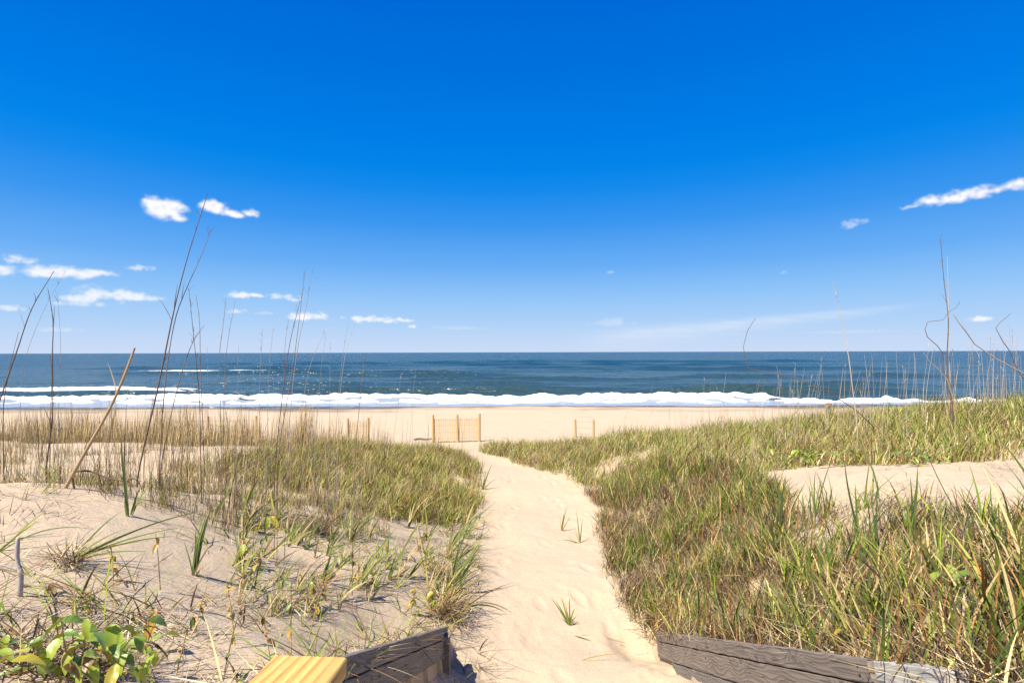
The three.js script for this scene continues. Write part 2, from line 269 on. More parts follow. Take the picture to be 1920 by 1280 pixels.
{ // thin aerated water in front of it; reflected sky is painted into its grey-blue
  const wash = foamSheet('swash_water', 'thin water painted grey blue for reflected sky, running up the beach in front of the breaking wave', 50, 72, -95, 110, .3, .4, (x, d) => -.13 + .19 * Math.min(sstep(-.16, -.02, surf(x, d)), 1 - sstep(.55, .85, surf(x, d))) + .03 * fbm(x * .5, d * .7, 2, 3));
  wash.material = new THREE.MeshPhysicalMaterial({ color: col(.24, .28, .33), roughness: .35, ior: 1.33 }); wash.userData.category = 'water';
}
foamSheet('wash_foam', 'white foam of an older broken wave left of the leaning cane', 70, 96, -130, -16, .2, .3, (x, d) => {
  const mid = 82.5 + 2.4 * noise(x * .05, 21) + .04 * (x + 60), q = (d - mid) / (6.6 + 2.6 * noise(x * .08, 3)), e = sstep(-40, -62, x);
  return -.14 + Math.exp(-q * q) * e * (.34 + .7 * fbm(x * .35, d * .45, 7, 4));
});
foamSheet('distant_whitecap_foam', 'thin streaks of foam on the swell beyond the breakers', 112, 215, -150, 75, .4, .6, (x, d) => {
  const spot = (xm, dm, xl, dl) => Math.exp(-(((x - xm) / xl) ** 2) - ((d - dm - 3 * noise(x * .08, dm)) / dl) ** 2);
  const s = Math.max(spot(-95, 172, 42, 4), spot(-70, 152, 30, 2.4) * .8, spot(-22, 150, 7, 3) * .8, spot(67, 178, 18, 2.6) * .75);
  return -.42 + s * (.56 + .55 * fbm(x * .10, d * .34, 4, 3));
});

// ---------------------------------------------------------------- wood
function woodTex(seed, { light, dark, rings, knots = 0, crack = 0, wob = 1 }) {
  const n1 = tileNoise(7, seed), n2 = tileNoise(60, seed + 1), n3 = tileNoise(220, seed + 2), r = rng(seed), K = Array.from({ length: knots }, () => [r(), r(), .5 + r()]);
  const shade = (u, v) => {                           // u along the board (a tile is 1.2 m), v across (0.3 m)
    let y = v * rings + wob * n1(u, v * .6) * 1.6 + wob * .2 * n1(u * 2, v * 2), kn = 0;
    for (const [ku, kv, ks] of K) { const du = (u - ku) * 4.2, dv = (v - kv) * 1.2 * 1.0, q = Math.hypot(du, dv * 2.4) / ks; y += 2.6 * Math.exp(-q * q * 26) * Math.sign(dv); kn = Math.max(kn, Math.exp(-q * q * 420)); }
    const f = y - Math.floor(y), ring = f < .72 ? f / .72 : (1 - f) / .28;
    const streak = n3(u * .06, v) * .5 + n2(u * .08, v) * .5, cr = crack && n2(u * .05 + .3, v * 1.0) > .62 && n1(u * 2, v + .4) > -.1 ? 1 : 0;
    return [clamp(.18 + .6 * ring ** 1.6 + .34 * streak + .08 * n3(u, v), 0, 1), cr * crack, kn];
  };
  const map = dataTex(1024, 512, (u, v) => { const [s, cr, kn] = shade(u, v), q = n1(v + .2, u) * .5 + .5; return [0, 1, 2].map((k) => Math.pow(lerp(lerp(light[k], dark[k], s), dark[k] * .35, Math.max(cr * .8, kn * .7)) * (.9 + .2 * q), 1 / 2.2)); }, true);
  const bump = dataTex(1024, 512, (u, v) => { const [s, cr] = shade(u, v); return clamp(.75 - .4 * s - .5 * cr, 0, 1); });
  for (const t of [map, bump]) t.repeat.set(1 / 1.2, 1 / .3);
  return new THREE.MeshStandardMaterial({ map, bumpMap: bump, bumpScale: .003, roughness: .85 });
}
const greyWood = woodTex(11, { light: [.24, .215, .19], dark: [.085, .072, .062], rings: 17, knots: 3, crack: 1 });
const brownWood = woodTex(23, { light: [.26, .215, .175], dark: [.09, .07, .055], rings: 12, knots: 3, crack: .8, wob: .7 });
const paleWood = woodTex(37, { light: [.56, .54, .48], dark: [.25, .24, .22], rings: 12, knots: 1, crack: 1, wob: 1.4 });
const newWood = woodTex(41, { light: [.62, .42, .13], dark: [.33, .16, .03], rings: 13, wob: .35 });
const fenceWood = woodTex(53, { light: [.58, .38, .15], dark: [.40, .24, .08], rings: 9 });
const slatWood = new THREE.MeshStandardMaterial({ color: col(.62, .48, .27), roughness: .9 });
// a plank along +x from the origin, its top inner edge on the x axis; h down, t outwards (+z)
function plank(len, h, t, rough = .0015, seed = 1, worn = 0) {
  const s = new THREE.Shape(), r = .006; s.moveTo(r, 0); s.lineTo(t - r, 0); s.quadraticCurveTo(t, 0, t, -r); s.lineTo(t, -h + r); s.quadraticCurveTo(t, -h, t - r, -h); s.lineTo(r, -h); s.quadraticCurveTo(0, -h, 0, -h + r); s.lineTo(0, -r); s.quadraticCurveTo(0, 0, r, 0);
  const g = new THREE.ExtrudeGeometry(s, { depth: len, steps: Math.max(8, Math.round(len / .03)), bevelEnabled: false, curveSegments: 3 }), p = g.attributes.position, n = g.attributes.normal, uv = g.attributes.uv;
  for (let i = 0; i < p.count; i++) {
    const z = p.getX(i), y = p.getY(i), x = p.getZ(i), e = (1 - sstep(0, .09, Math.min(x, len - x))) * worn;
    const jx = (rough * 2 + e * .02) * noise(z * 60, y * 60, seed), jy = rough * 2 * noise(x * 9, seed, z * 40) - e * .012 * Math.max(0, noise(z * 90 + 3, x * 25, seed) + .3) * (y > -.02 ? 1 : 0), jz = rough * 1.5 * noise(x * 7, y * 30, seed + 5);
    const ax = Math.abs(n.getX(i)), ay = Math.abs(n.getY(i)), az = Math.abs(n.getZ(i));
    p.setXYZ(i, x + jx, y + jy, z + jz);
    if (az > .7) uv.setXY(i, z + seed * .37, y); else uv.setXY(i, x + seed * .37, (ay > ax ? z + .11 : y) + seed * .071);
  }
  g.computeVertexNormals(); return g;
}
function layAlong(m, from, to, side) {                 // x axis from -> to, z outwards
  const x = to.clone().sub(from).normalize(), out = new THREE.Vector3(side, 0, 0), y = new THREE.Vector3().crossVectors(out, x).multiplyScalar(1);
  if (y.y < 0) y.negate(); const z = new THREE.Vector3().crossVectors(x, y).normalize(); y.crossVectors(z, x);
  m.quaternion.setFromRotationMatrix(new THREE.Matrix4().makeBasis(x, y.normalize(), z)); return m;
}
const screwG = new THREE.CylinderGeometry(.0055, .0055, .006, 8), screwMat = new THREE.MeshStandardMaterial({ color: col(.05, .045, .04), roughness: .6, metalness: .5 });
function railing(r, label, start, mats, seed) {
  const dEnd = r.dEnd, far = r.far.clone(), P = (d) => { const [x, y] = r.line(d); return new THREE.Vector3(x, y, -d); };
  const base = new THREE.Vector3(far.x, ground(far.x, dEnd + .1), far.z), t = thing('stair_railing', label, 'railing', null, base);
  // z must point outwards: along +x of the plank towards the beach z is +right, so the left one is laid from the beach back
  const lay = (name, d0, d1, drop, h, th, mat, sd, worn) => {
    const a = P(r.side > 0 ? d0 : d1), b = P(r.side > 0 ? d1 : d0), dir = b.clone().sub(a), len = dir.length(), m = mesh(name, plank(len, h, th, .002, sd, worn), mat, t);
    layAlong(m, a, b, r.side); const up = new THREE.Vector3(0, 1, 0).applyQuaternion(m.quaternion); m.position.copy(a).addScaledVector(up, -drop).sub(base); return m;
  };
  // dark screw heads sunk in the face of a board, which is a part of the railing
  const screws = (board, len, h, spots) => { for (const u of spots) for (const v of [.3, .7]) { const m = mesh('screw', screwG, screwMat, board); m.rotation.x = Math.PI / 2; m.position.set(len * u, -h * v, -.001); } };
  return { t, base, P, lay, screws };
}
{
  const L = RAIL.left, { t, base, P, lay, screws } = railing(L, 'weathered grey stair railing with a new yellow board at its top end', 1.2, null, 1);
  screws(lay('top_board', 1.75, L.dEnd, 0, .089, .040, greyWood, 3, .5), 3.3, .089, [.05, .62]);
  screws(lay('lower_board', 1.3, L.dEnd - .03, .096, .14, .038, greyWood, 7, .3), 3.8, .14, [.04, .54]);
  const box = (name, x, y, z, w, h, dp, mat, sd) => { const m = mesh(name, plank(h, w, dp, .002, sd, .2), mat, t); m.rotation.z = Math.PI / 2; m.position.set(x, y, z).sub(base); return m; };
  const e = P(L.dEnd - .16); box('post', e.x - .045, e.y - 1.15, e.z - .045, .09, 1.09, .09, greyWood, 9);
  // the new board: the square-cut end of the upper handrail
  const A = at(513, 1228.5, 1.04), B = at(651, 1231.5, 1.04), fwd = new THREE.Vector3(-.10, .13, 1).normalize(), w = A.distanceTo(B);
  const m = mesh('new_board', plank(.9, .038, w, .0006, 13), newWood, t); m.userData.label = 'new yellow pine board with straight grain';
  const z = A.clone().sub(B).normalize(), x = fwd.clone().addScaledVector(z, -fwd.dot(z)).normalize(), y = new THREE.Vector3().crossVectors(z, x);
  m.quaternion.setFromRotationMatrix(new THREE.Matrix4().makeBasis(x.clone(), y, z)); m.position.copy(B).sub(base);
  const q = mesh('post', plank(1.9, .089, .089, .001, 15), newWood, t); q.rotation.z = Math.PI / 2; q.position.copy(B).add(new THREE.Vector3(-.089 - .004, -1.95, .03)).sub(base); q.userData.label = 'new yellow pine post';
}
{
  const R = RAIL.right, { t, base, P, lay, screws } = railing(R, 'weathered brown stair railing half buried where the path begins', 1.2, null, 2);
  screws(lay('top_board', 2.2, R.dEnd, 0, .089, .044, brownWood, 5, .4), 3.8, .089, [.02, .55]);
  screws(lay('lower_board', 1.3, R.dEnd - .02, .096, .14, .038, brownWood, 21, .3), 4.8, .14, [.22, .66]);
  lay('lower_board', 1.6, R.dEnd - .5, .246, .19, .036, greyWood, 33, .2).userData.label = 'added lowest board half buried in sand, standing in for the shaded hollow';  // added board, takes the place of the dark hollow below the railing
  const n = lay('top_board', 1.8, 2.165, .002, .089, .075, paleWood, 25, 1); n.userData.label = 'bleached whitish board with a split worn end';
  for (const d of [4.3, 2.1]) { const e = P(d), m = mesh('post', plank(1.5, .085, .085, .002, 31 + d), brownWood, t); m.rotation.z = Math.PI / 2; m.position.set(e.x + .13, e.y - 1.62, e.z - .03).sub(base); }
}

// ---------------------------------------------------------------- sand fences on the beach: round posts, wired slats
function sandFence(label, pts, d, step, h = 1.2) {     // pts: where the posts stand, [x in the photograph, depth]
  const B = pts.map(([px, dd]) => { const p = at(px, 800, dd); return seat(p.x, dd); }), t = thing('sand_fence', label, 'fence', 'slatted sand fences along the top of the beach', B[0]);
  const r = rng(Math.round(pts[0][0]));
  const slat = new THREE.BoxGeometry(.045, 1, .009), postG = new THREE.CylinderGeometry(.055, .062, 1, 9, 3);
  B.forEach((b, i) => {
    const ph = h + .12 + r() * .08, m = mesh('post', postG, fenceWood, t); m.scale.y = ph + .3; m.position.copy(b).sub(B[0]); m.position.y += (ph - .3) / 2; m.rotation.z = (r() - .5) * .05;
    if (!i) return;
    const a = B[i - 1], n = Math.max(3, Math.round(a.distanceTo(b) / step));
    for (let k = 1; k < n; k++) { const q = a.clone().lerp(b, k / n), s = mesh('slat', slat, slatWood, t); q.y = ground(q.x, -q.z, false); s.scale.y = h - .1 + r() * .06; s.position.copy(q).sub(B[0]); s.position.y += .06 + (h - .1) / 2; s.rotation.set((r() - .5) * .03, Math.atan2(-(b.z - a.z), b.x - a.x), (r() - .5) * .06); }
    for (const hy of [.18, .5, .82, 1.08]) { const c = new THREE.LineCurve3(a.clone().sub(B[0]).setY(a.y - B[0].y + hy), b.clone().sub(B[0]).setY(b.y - B[0].y + hy)); mesh('wire', new THREE.TubeGeometry(c, 1, .004, 4), wireMat, t); }
  });
  return t;
}
const wireMat = new THREE.MeshStandardMaterial({ color: col(.16, .15, .14), roughness: .6, metalness: .6 });
sandFence('short slatted sand fence with three posts where the path meets the beach', [[812, 26], [858, 26.2], [899, 26.4]], 0, .085);
sandFence('sand fence showing two orange posts above the grassy bank beyond the path bend', [[1079, 28.0], [1113, 27.4]], 0, .3, .8);
sandFence('sand fence standing behind the right end of the dry stems', [[652, 25.9], [690, 26.3]], 0, .1, 1.05);
sandFence('long sand fence standing behind the thickest dry stems', [[210, 25.6], [300, 25.9], [390, 26.2], [480, 26.5]], 0, .16, 1.1);
{
  const p = seat(at(1548, 800, 21).x, 21), t = mesh('driftwood_post', plank(1.95, .17, .15, .012, 61, 1), woodTex(67, { light: [.42, .33, .24], dark: [.22, .16, .11], rings: 12, crack: 1 })); t.rotation.z = Math.PI / 2 + .03; t.position.copy(p).add(new THREE.Vector3(.07, -.2, 0));
  tag(t, 'stout weathered wooden post standing behind the grass ridge in front of the surf', 'post');
  const dw = mesh('driftwood_log', tubeGeo([[0, .03, 0], [.3, .07, -.05], [.62, .05, .04], [.95, .09, 0]].map((v) => new THREE.Vector3(...v)), .05, .025, 6), new THREE.MeshStandardMaterial({ color: col(.10, .085, .075), roughness: .95 })); dw.position.copy(seat(at(776, 800, 27).x, 27)); tag(dw, 'small dark driftwood lying on the beach beside the short sand fence', 'driftwood');
}
// a tapering tube through points
function tubeGeo(pts, r0, r1, sides = 5, per = 4, bumpy = 0) {
  const c = new THREE.CatmullRomCurve3(pts, false, 'centripetal'), n = (pts.length - 1) * per, pos = [], idx = [], up = new THREE.Vector3(.31, .2, .93).normalize(), a = new THREE.Vector3(), b = new THREE.Vector3();
  for (let i = 0; i <= n; i++) {
    const t = i / n, p = c.getPoint(t), q = c.getTangent(t), r = lerp(r0, r1, t) * (1 + bumpy * noise(t * 9, r0 * 999, pts.length));
    a.crossVectors(q, up).normalize(); b.crossVectors(q, a).normalize();
    for (let k = 0; k < sides; k++) { const w = k / sides * Math.PI * 2; pos.push(p.x + r * (a.x * Math.cos(w) + b.x * Math.sin(w)), p.y + r * (a.y * Math.cos(w) + b.y * Math.sin(w)), p.z + r * (a.z * Math.cos(w) + b.z * Math.sin(w))); }
  }
  for (let i = 0; i < n; i++) for (let k = 0; k < sides; k++) { const u = i * sides + k, v = i * sides + (k + 1) % sides; idx.push(u, v, u + sides, v, v + sides, u + sides); }
  const e = n * sides; for (let k = 1; k < sides - 1; k++) idx.push(e, e + k, e + k + 1);
  const g = new THREE.BufferGeometry(); g.setAttribute('position', new THREE.Float32BufferAttribute(pos, 3)); g.setIndex(idx); g.computeVertexNormals(); return g;
}

// ---------------------------------------------------------------- grass
const leafy = (c, tr = .35) => new THREE.MeshPhysicalMaterial({ color: c, roughness: .9, transmission: tr, thickness: 0, side: THREE.DoubleSide, specularIntensity: .4 });
const bladeMat = new THREE.MeshPhysicalMaterial({ vertexColors: true, roughness: .9, transmission: .12, thickness: 0, side: THREE.DoubleSide, specularIntensity: .4 });
const strawMat = new THREE.MeshStandardMaterial({ vertexColors: true, roughness: .95, side: THREE.DoubleSide });
const C = { // real colours of living and dead blades
  green: [.13, .20, .022], blue: [.09, .16, .04], lime: [.28, .35, .03], olive: [.25, .26, .06], tan: [.49, .375, .17], pale: [.62, .52, .29], rust: [.32, .17, .05], brown: [.17, .105, .055], grey: [.33, .26, .18], gold: [.56, .40, .14], dark: [.07, .048, .032],
};
class Strands {
  constructor() { this.p = []; this.c = []; this.i = []; }
  // one blade: starts at b, heads to azimuth a, tilted from the vertical, bending over its length
  blade(b, a, tilt, bend, len, w, c, segs = 4, twist = 0, shape = 1) {
    let [x, y, z] = b, th = tilt; const s = len / segs, n0 = this.p.length / 3, ph = a + Math.PI / 2 + twist;
    for (let k = 0; k <= segs; k++) {
      const t = k / segs, ww = w * .5 * (shape ? Math.pow(1 - t, .65) * (.75 + .5 * Math.min(1, t * 4)) + .06 : 1), q = ph + twist * t, sx = Math.cos(q) * ww, sz = Math.sin(q) * ww;
      this.p.push(x - sx, y, z - sz, x + sx, y, z + sz); this.c.push(...c, ...c);
      x += s * Math.sin(th) * Math.cos(a); y += s * Math.cos(th); z += s * Math.sin(th) * Math.sin(a); th += bend / segs;
    }
    for (let k = 0; k < segs; k++) { const m = n0 + k * 2; this.i.push(m, m + 1, m + 2, m + 1, m + 3, m + 2); }
    return this;
  }
  geo() { const g = new THREE.BufferGeometry(); g.setAttribute('position', new THREE.Float32BufferAttribute(this.p, 3)); g.setAttribute('color', new THREE.Float32BufferAttribute(this.c, 3)); g.setIndex(this.i); g.computeVertexNormals(); return g; }
}
function pick(r, list) { let q = r() * list.reduce((s, x) => s + x[1], 0); for (const [k, w] of list) if ((q -= w) <= 0) { const v = .7 + r() * .5; return C[k].map((x) => x * v); } return C[list[0][0]]; }
const gauss = (r) => (r() + r() + r() - 1.5) / 1.5;
function tuft(seed, { n, len, w, spread, tilt, bend, mix, segs = 4 }) {
  const r = rng(seed), s = new Strands();
  for (let k = 0; k < n; k++) { const a = r() * 6.283, q = Math.sqrt(r()) * spread; s.blade([Math.cos(a * 3.7) * q, -.02, Math.sin(a * 3.7) * q], a, Math.abs(gauss(r)) * tilt + .04, (r() * .8 + .2) * bend, len * (.45 + .55 * r()), w * (.6 + .6 * r()), pick(r, mix), segs, (r() - .5) * 1.6); }
  return s.geo();
}
const inside = (poly, x, y) => { let c = false; for (let i = 0, j = poly.length - 1; i < poly.length; j = i++) { const [a, b] = poly[i], [e, f] = poly[j]; if ((b > y) !== (f > y) && x < (e - a) * (y - b) / (f - b) + a) c = !c; } return c; };
// many tufts over a stretch of sand, one object nobody could count
function field(name, label, category, seed, geos, mat, box, count, where, opt = {}) {
  const r = rng(seed), [x0, x1, d0, d1] = box, lists = geos.map(() => []), q = new THREE.Quaternion(), e = new THREE.Euler(), m = new THREE.Matrix4(), sc = new THREE.Vector3();
  const group = new THREE.Group(); group.name = name; tag(group, label, category, null, 'stuff'); scene.add(group);
  for (let k = 0; k < count; k++) {
    const x = lerp(x0, x1, r()), d = lerp(d0, d1, r()), w = where(x, d), u = r(), s = (opt.size ?? 1) * (.6 + .7 * r()), a = r() * 6.283, t = r(), v = Math.floor(r() * geos.length);
    if (u > w) continue;
    const p = seat(x, d); p.y += opt.lift ?? 0; e.set((opt.leanX ?? 0) + .15 * (t - .5), a, (opt.lean ?? 0) + .12 * (u - .5), 'XZY'); q.setFromEuler(e); sc.set(s, s * (.8 + .4 * t) * (opt.tall ? opt.tall(x, d) : 1), s); lists[v].push([m.compose(p, q, sc).clone(), .75 + .5 * r(), r()]);
  }
  geos.forEach((g, i) => {
    const im = new THREE.InstancedMesh(g, mat, lists[i].length); im.name = opt.part ?? 'blades'; im.userData.kind = 'stuff'; im.castShadow = im.receiveShadow = true;
    lists[i].forEach(([mm, b, h], k) => { im.setMatrixAt(k, mm); im.setColorAt(k, col(b * (.94 + .12 * h), b, b * (1.06 - .12 * h))); });
    group.add(im);
  });
  return group;
}
const pxOf = (x, d) => pix(new THREE.Vector3(x, ground(x, d, false), -d));
const clump = (x, d, f, z, lo, hi) => sstep(lo, hi, fbm(x * f, d * f, z, 3));
const PATH = [[4, .42], [10, .5], [13.3, .1], [15.5, -.52], [17.5, -1.5], [22, -2.6], [30, -3]];
const pathX = (d) => { let i = 1; while (i < PATH.length - 1 && PATH[i][0] < d) i++; const [a, p] = PATH[i - 1], [b, q] = PATH[i]; return lerp(p, q, clamp((d - a) / (b - a), 0, 1)); };

// right bank: a thick mix of green and dead blades down to the railing
const NEAR_R = [[1055, 882], [1088, 905], [1128, 950], [1132, 1010], [1150, 1070], [1172, 1125], [1205, 1170], [1250, 1196], [1640, 1245], [1800, 1330], [2300, 1500], [2300, 900], [1900, 968], [1760, 940], [1650, 948], [1520, 965], [1450, 912], [1400, 884], [1340, 872], [1200, 866]];
const rightNear = (x, d) => { const [px, py] = pxOf(x, d); return d < 11.5 && inside(NEAR_R, px, py) ? 1 : 0; };
const edgeOff = (x, d) => x - pathX(d);
const mixA = [['green', 6], ['blue', 3], ['olive', 4], ['tan', 3], ['pale', 1], ['rust', 2], ['brown', 3], ['lime', 2]], mixDry = [['tan', 3], ['pale', 1], ['grey', 1], ['rust', 3], ['brown', 6], ['dark', 7]], mixG = [['green', 5], ['blue', 4], ['lime', 2], ['olive', 2], ['tan', 1]];
const tA = [1, 2, 3, 4].map((s) => tuft(100 + s, { n: 9, len: .45, w: .0125, spread: .12, tilt: .8, bend: 1.0, mix: mixA })), tDry = [1, 2, 3].map((s) => tuft(120 + s, { n: 20, len: .30, w: .007, spread: .16, tilt: 1.4, bend: 1.4, mix: mixDry })), tG = [1, 2, 3].map((s) => tuft(140 + s, { n: 8, len: .58, w: .0105, spread: .05, tilt: .42, bend: .5, mix: mixG, segs: 5 }));
field('mixed_dune_grass', 'mixed green and dry grass covering the bank between path and right railing', 'grass', 1, tA, bladeMat, [.6, 9, 1.6, 11.5], 15000, (x, d) => rightNear(x, d) * (.03 + .8 * clump(x, d, 1.5, 3, .0, .16)) * px_open(x, d) * .75);
function px_open(x, d) { const [px, py] = pxOf(x, d); return px > 1480 && py < 1120 ? .28 + .4 * sstep(1000, 1120, py) : 1; }
field('dead_grass_thatch', 'brown dead thatch matted under the grass of the right bank', 'grass', 2, tDry, strawMat, [.6, 9, 1.6, 11.5], 18000, (x, d) => rightNear(x, d) * (.25 + .7 * clump(x, d, 1.3, 5, -.25, .12)) * px_open(x, d), { size: .9 });
field('green_dune_grass', 'upright fresh green grass growing through the right bank', 'grass', 3, tG, bladeMat, [.6, 9, 1.6, 11.5], 4800, (x, d) => rightNear(x, d) * (.06 + clump(x, d, 1.1, 8, -.05, .25) * .8) * lerp(.45, 1, px_open(x, d)), { size: .72 });
// right ridge behind the sand patch
const RIDGE = [[902, 846], [930, 859], [978, 873], [1055, 892], [1090, 908], [1140, 915], [1280, 896], [1440, 885], [1560, 872], [1700, 873], [2000, 880], [2500, 900], [2500, 640], [1700, 740], [1400, 790], [1180, 805], [1000, 825]];
const ridge = (x, d) => { if (d < 6.6) return 0; const [px, py] = pxOf(x, d); return inside(RIDGE, px, py) || (d > 9 && d < 17.5 && x > 1.2 + (17 - d) * .25 && x < 16) ? (edgeOff(x, d) > lerp(1, .6, sstep(12, 16, d)) ? 1 : 0) : 0; };
const mixR = [['olive', 5], ['tan', 5], ['pale', 5], ['lime', 3], ['green', 2], ['rust', 1], ['brown', 1]];
const tR = [1, 2, 3, 4].map((s) => tuft(160 + s, { n: 17, len: .46, w: .011, spread: .17, tilt: .85, bend: 1.3, mix: mixR })), tRd = [1, 2, 3].map((s) => tuft(170 + s, { n: 26, len: .5, w: .007, spread: .18, tilt: .8, bend: 1, mix: [['tan', 4], ['brown', 4], ['rust', 3], ['grey', 2], ['olive', 2]] }));
field('ridge_grass', 'dense pale green and straw grass on the dune ridge right of the path', 'grass', 4, tR, bladeMat, [-2, 17, 6.6, 21.5], 20000, (x, d) => ridge(x, d) * (.3 + .6 * clump(x, d, .7, 2, -.25, .15)), { lean: -.15, tall: (x, d) => .85 + 1.2 * fbm(x * .8, d * .8, 44, 3) + .35 * sstep(4, 9, x) });
field('ridge_brush', 'brown brittle brush among the grass of the right ridge', 'grass', 5, tRd, strawMat, [-2, 17, 6.6, 21.5], 8500, (x, d) => ridge(x, d) * clump(x, d, .7, 9, -.02, .22) * .9, { size: .85 });
// left: the grassy mound beside the path
const MOUND = [[330, 905], [420, 912], [540, 918], [650, 945], [720, 975], [800, 985], [868, 985], [893, 950], [893, 880], [880, 852], [850, 836], [700, 826], [520, 850], [330, 880]];
const mound = (x, d) => { if (d < 7.2 || d > 19.5) return 0; const [px, py] = pxOf(x, d); return inside(MOUND, px, py) && edgeOff(x, d) < -.62 ? sstep(300, 560, px) * .85 + .15 : 0; };
const tM = [1, 2, 3, 4].map((s) => tuft(180 + s, { n: 16, len: .44, w: .0105, spread: .16, tilt: .8, bend: 1.2, mix: [['olive', 5], ['green', 3], ['tan', 4], ['pale', 3], ['lime', 3], ['brown', 2], ['rust', 1]] }));
field('mound_grass', 'green and straw grass on the low mound left of the path', 'grass', 6, tM, bladeMat, [-8, .2, 7.2, 19.5], 7500, (x, d) => mound(x, d) * (.3 + .6 * clump(x, d, .9, 12, -.25, .15)), { lean: -.15, tall: (x, d) => .9 + 1.1 * fbm(x * .9, d * .9, 47, 3) });
field('mound_brush', 'brown dead stems low in the grass of the left mound', 'grass', 7, tRd, strawMat, [-8, .2, 7.2, 16], 3000, (x, d) => mound(x, d) * clump(x, d, .9, 15, -.05, .2), { size: .75 });
// left: thin grass on the sand beyond the crest, then the dense rows of dry stems
const tLow = [1, 2, 3].map((s) => tuft(190 + s, { n: 14, len: .3, w: .0055, spread: .12, tilt: .8, bend: .9, mix: [['olive', 4], ['tan', 3], ['grey', 3], ['green', 2], ['brown', 3]] }));
field('thin_crest_grass', 'thin greyish grass scattered behind the crest of the left dune', 'grass', 8, tLow, bladeMat, [-13, -1.2, 4.7, 13.5], 6500, (x, d) => { const [px, py] = pxOf(x, d); return px < 720 && d > 4.9 + .5 * noise(x * .7, 3) + sstep(-3, -1.5, x) * 2 ? (d < 8.5 ? .75 : .3 * clump(x, d, .6, 7, -.1, .2)) : 0; }, { size: .9 });
function stems(seed, n, len, mix, spread) { const r = rng(seed), s = new Strands(); for (let k = 0; k < n; k++) { const a = gauss(r) * .7, q = r() * 6.283, c = pick(r, mix), b = [Math.cos(q) * spread * r(), -.03, Math.sin(q) * spread * r()], l = len * (.5 + .5 * r()), tl = .04 + .16 * r(), w = .006 + .005 * r(); s.blade(b, a, tl, .12, l, w, c, 3, 0); s.blade(b, a + 1.57, 0.02, .1, l * .9, w, c, 3, 0); } return s.geo(); }
const tStem = [1, 2, 3].map((s) => stems(200 + s, 7, 1.3, [['tan', 5], ['pale', 6], ['grey', 2], ['brown', 2], ['gold', 2], ['rust', 1]], .22)), tStemB = [1, 2].map((s) => stems(210 + s, 4, 1.0, [['brown', 5], ['grey', 3], ['tan', 3], ['dark', 1]], .3));
field('dry_stem_row', 'dense row of dry straw stems standing in front of the beach', 'stems', 9, tStem, strawMat, [-26, -2.2, 13.8, 18.5], 2500, (x, d) => { const [px] = pxOf(x, d); return d > 14.6 + .5 * noise(x * .5, 1) ? (1 - sstep(480, 780, px)) * .9 * (.2 + .8 * clump(x, d, .6, 19, -.2, .15)) + .05 : 0; }, { part: 'stems', tall: (x, d) => clamp(.8 + 1.6 * fbm(x * .5, d * .9, 71, 3), .3, 1.3) });
field('thin_dry_stems', 'thin brown dry stems standing in the sand behind the left crest', 'stems', 10, tStemB, strawMat, [-13, -2.2, 5, 14.5], 420, (x, d) => { const [px] = pxOf(x, d); return px < 720 ? .75 * (1 - sstep(560, 760, px) * .8) : 0; }, { part: 'stems', size: .85 });
field('sparse_bank_grass', 'sparse thin grass and dead runners strewn over the sand of the left bank', 'grass', 13, [1, 2, 3, 4].map((sd) => { const r = rng(230 + sd), q = new Strands(); for (let k = 0; k < 6; k++) q.blade([gauss(r) * .05, -.01, gauss(r) * .05], gauss(r) * 1.3 - .4, .55 + r() * .9, .2 + r() * .6, .16 + r() * .32, .006 + r() * .005, pick(r, [['green', 3], ['lime', 2], ['olive', 3], ['tan', 3], ['brown', 4], ['rust', 2], ['dark', 4]]), 5, r() * 2); return q.geo(); }), bladeMat, [-5, .2, 2, 10.5], 5200, (x, d) => { const [px, py] = pxOf(x, d); if (px > 905 || py < 912 || edgeOff(x, d) > -.55) return 0; const k = sstep(380, 560, px); return (.05 + .6 * clump(x, d, 1.3, 51, -.03, .2)) * (.2 + .35 * sstep(1010, 1100, py) + .45 * k) * (1 - .7 * Math.exp(-(((px - 720) / 70) ** 2) - ((py - 1150) / 40) ** 2)) + (px < 330 && py > 1140 ? .3 : 0); }, {});
field('row_foot_grass', 'low olive grass at the foot of the dry stem row', 'grass', 11, tLow, bladeMat, [-26, -2.5, 14.3, 17.5], 5200, (x, d) => clump(x, d, .4, 23, -.35, 0) * (d > 14.5 + .4 * noise(x * .5, 1) ? .8 : 0), { size: .9 });
// loose straw lying on the sand
const litter = [1, 2, 3].map((sd) => { const r = rng(220 + sd), s = new Strands(); for (let k = 0; k < 9; k++) { const a = r() * 6.283, q = r() * .16; s.blade([Math.cos(a * 5) * q, .004 + r() * .02, Math.sin(a * 5) * q], a, 1.3 + r() * .28, (r() - .4) * .5, .08 + r() * .26, .0022 + r() * .0028, pick(r, [['pale', 2], ['tan', 4], ['grey', 3], ['brown', 4], ['dark', 3]]), 4, .4, 1); } return s.geo(); });
field('straw_litter', 'loose dead straw lying on the sand of both banks', 'straw', 12, litter, strawMat, [-6, 8, 1.4, 9.5], 14000, (x, d) => { const [px, py] = pxOf(x, d); if (rightNear(x, d)) return .45; if (px > 1400 && d < 6.5) return .10; if (x < 0 && px < 900 && py > 905) return (px < 420 && py > 1180 ? .3 : .0) + .25 * clump(x, d, 1.2, 31, -.02, .2) + .5 * Math.exp(-(((px - 860) / 40) ** 2) - ((py - 1120) / 60) ** 2); return 0; }, { part: 'straw' });
field('beach_wrack', 'small dark scraps of weed and straw washed up along the beach', 'wrack', 14, litter, strawMat, [-30, 20, 25, 45], 900, (x, d) => clump(x, d, .25, 61, .0, .2) * (.25 + Math.exp(-(((d - 31 - 2 * noise(x * .1, 4)) / 1.2) ** 2))), { part: 'straw', size: 1.3 });
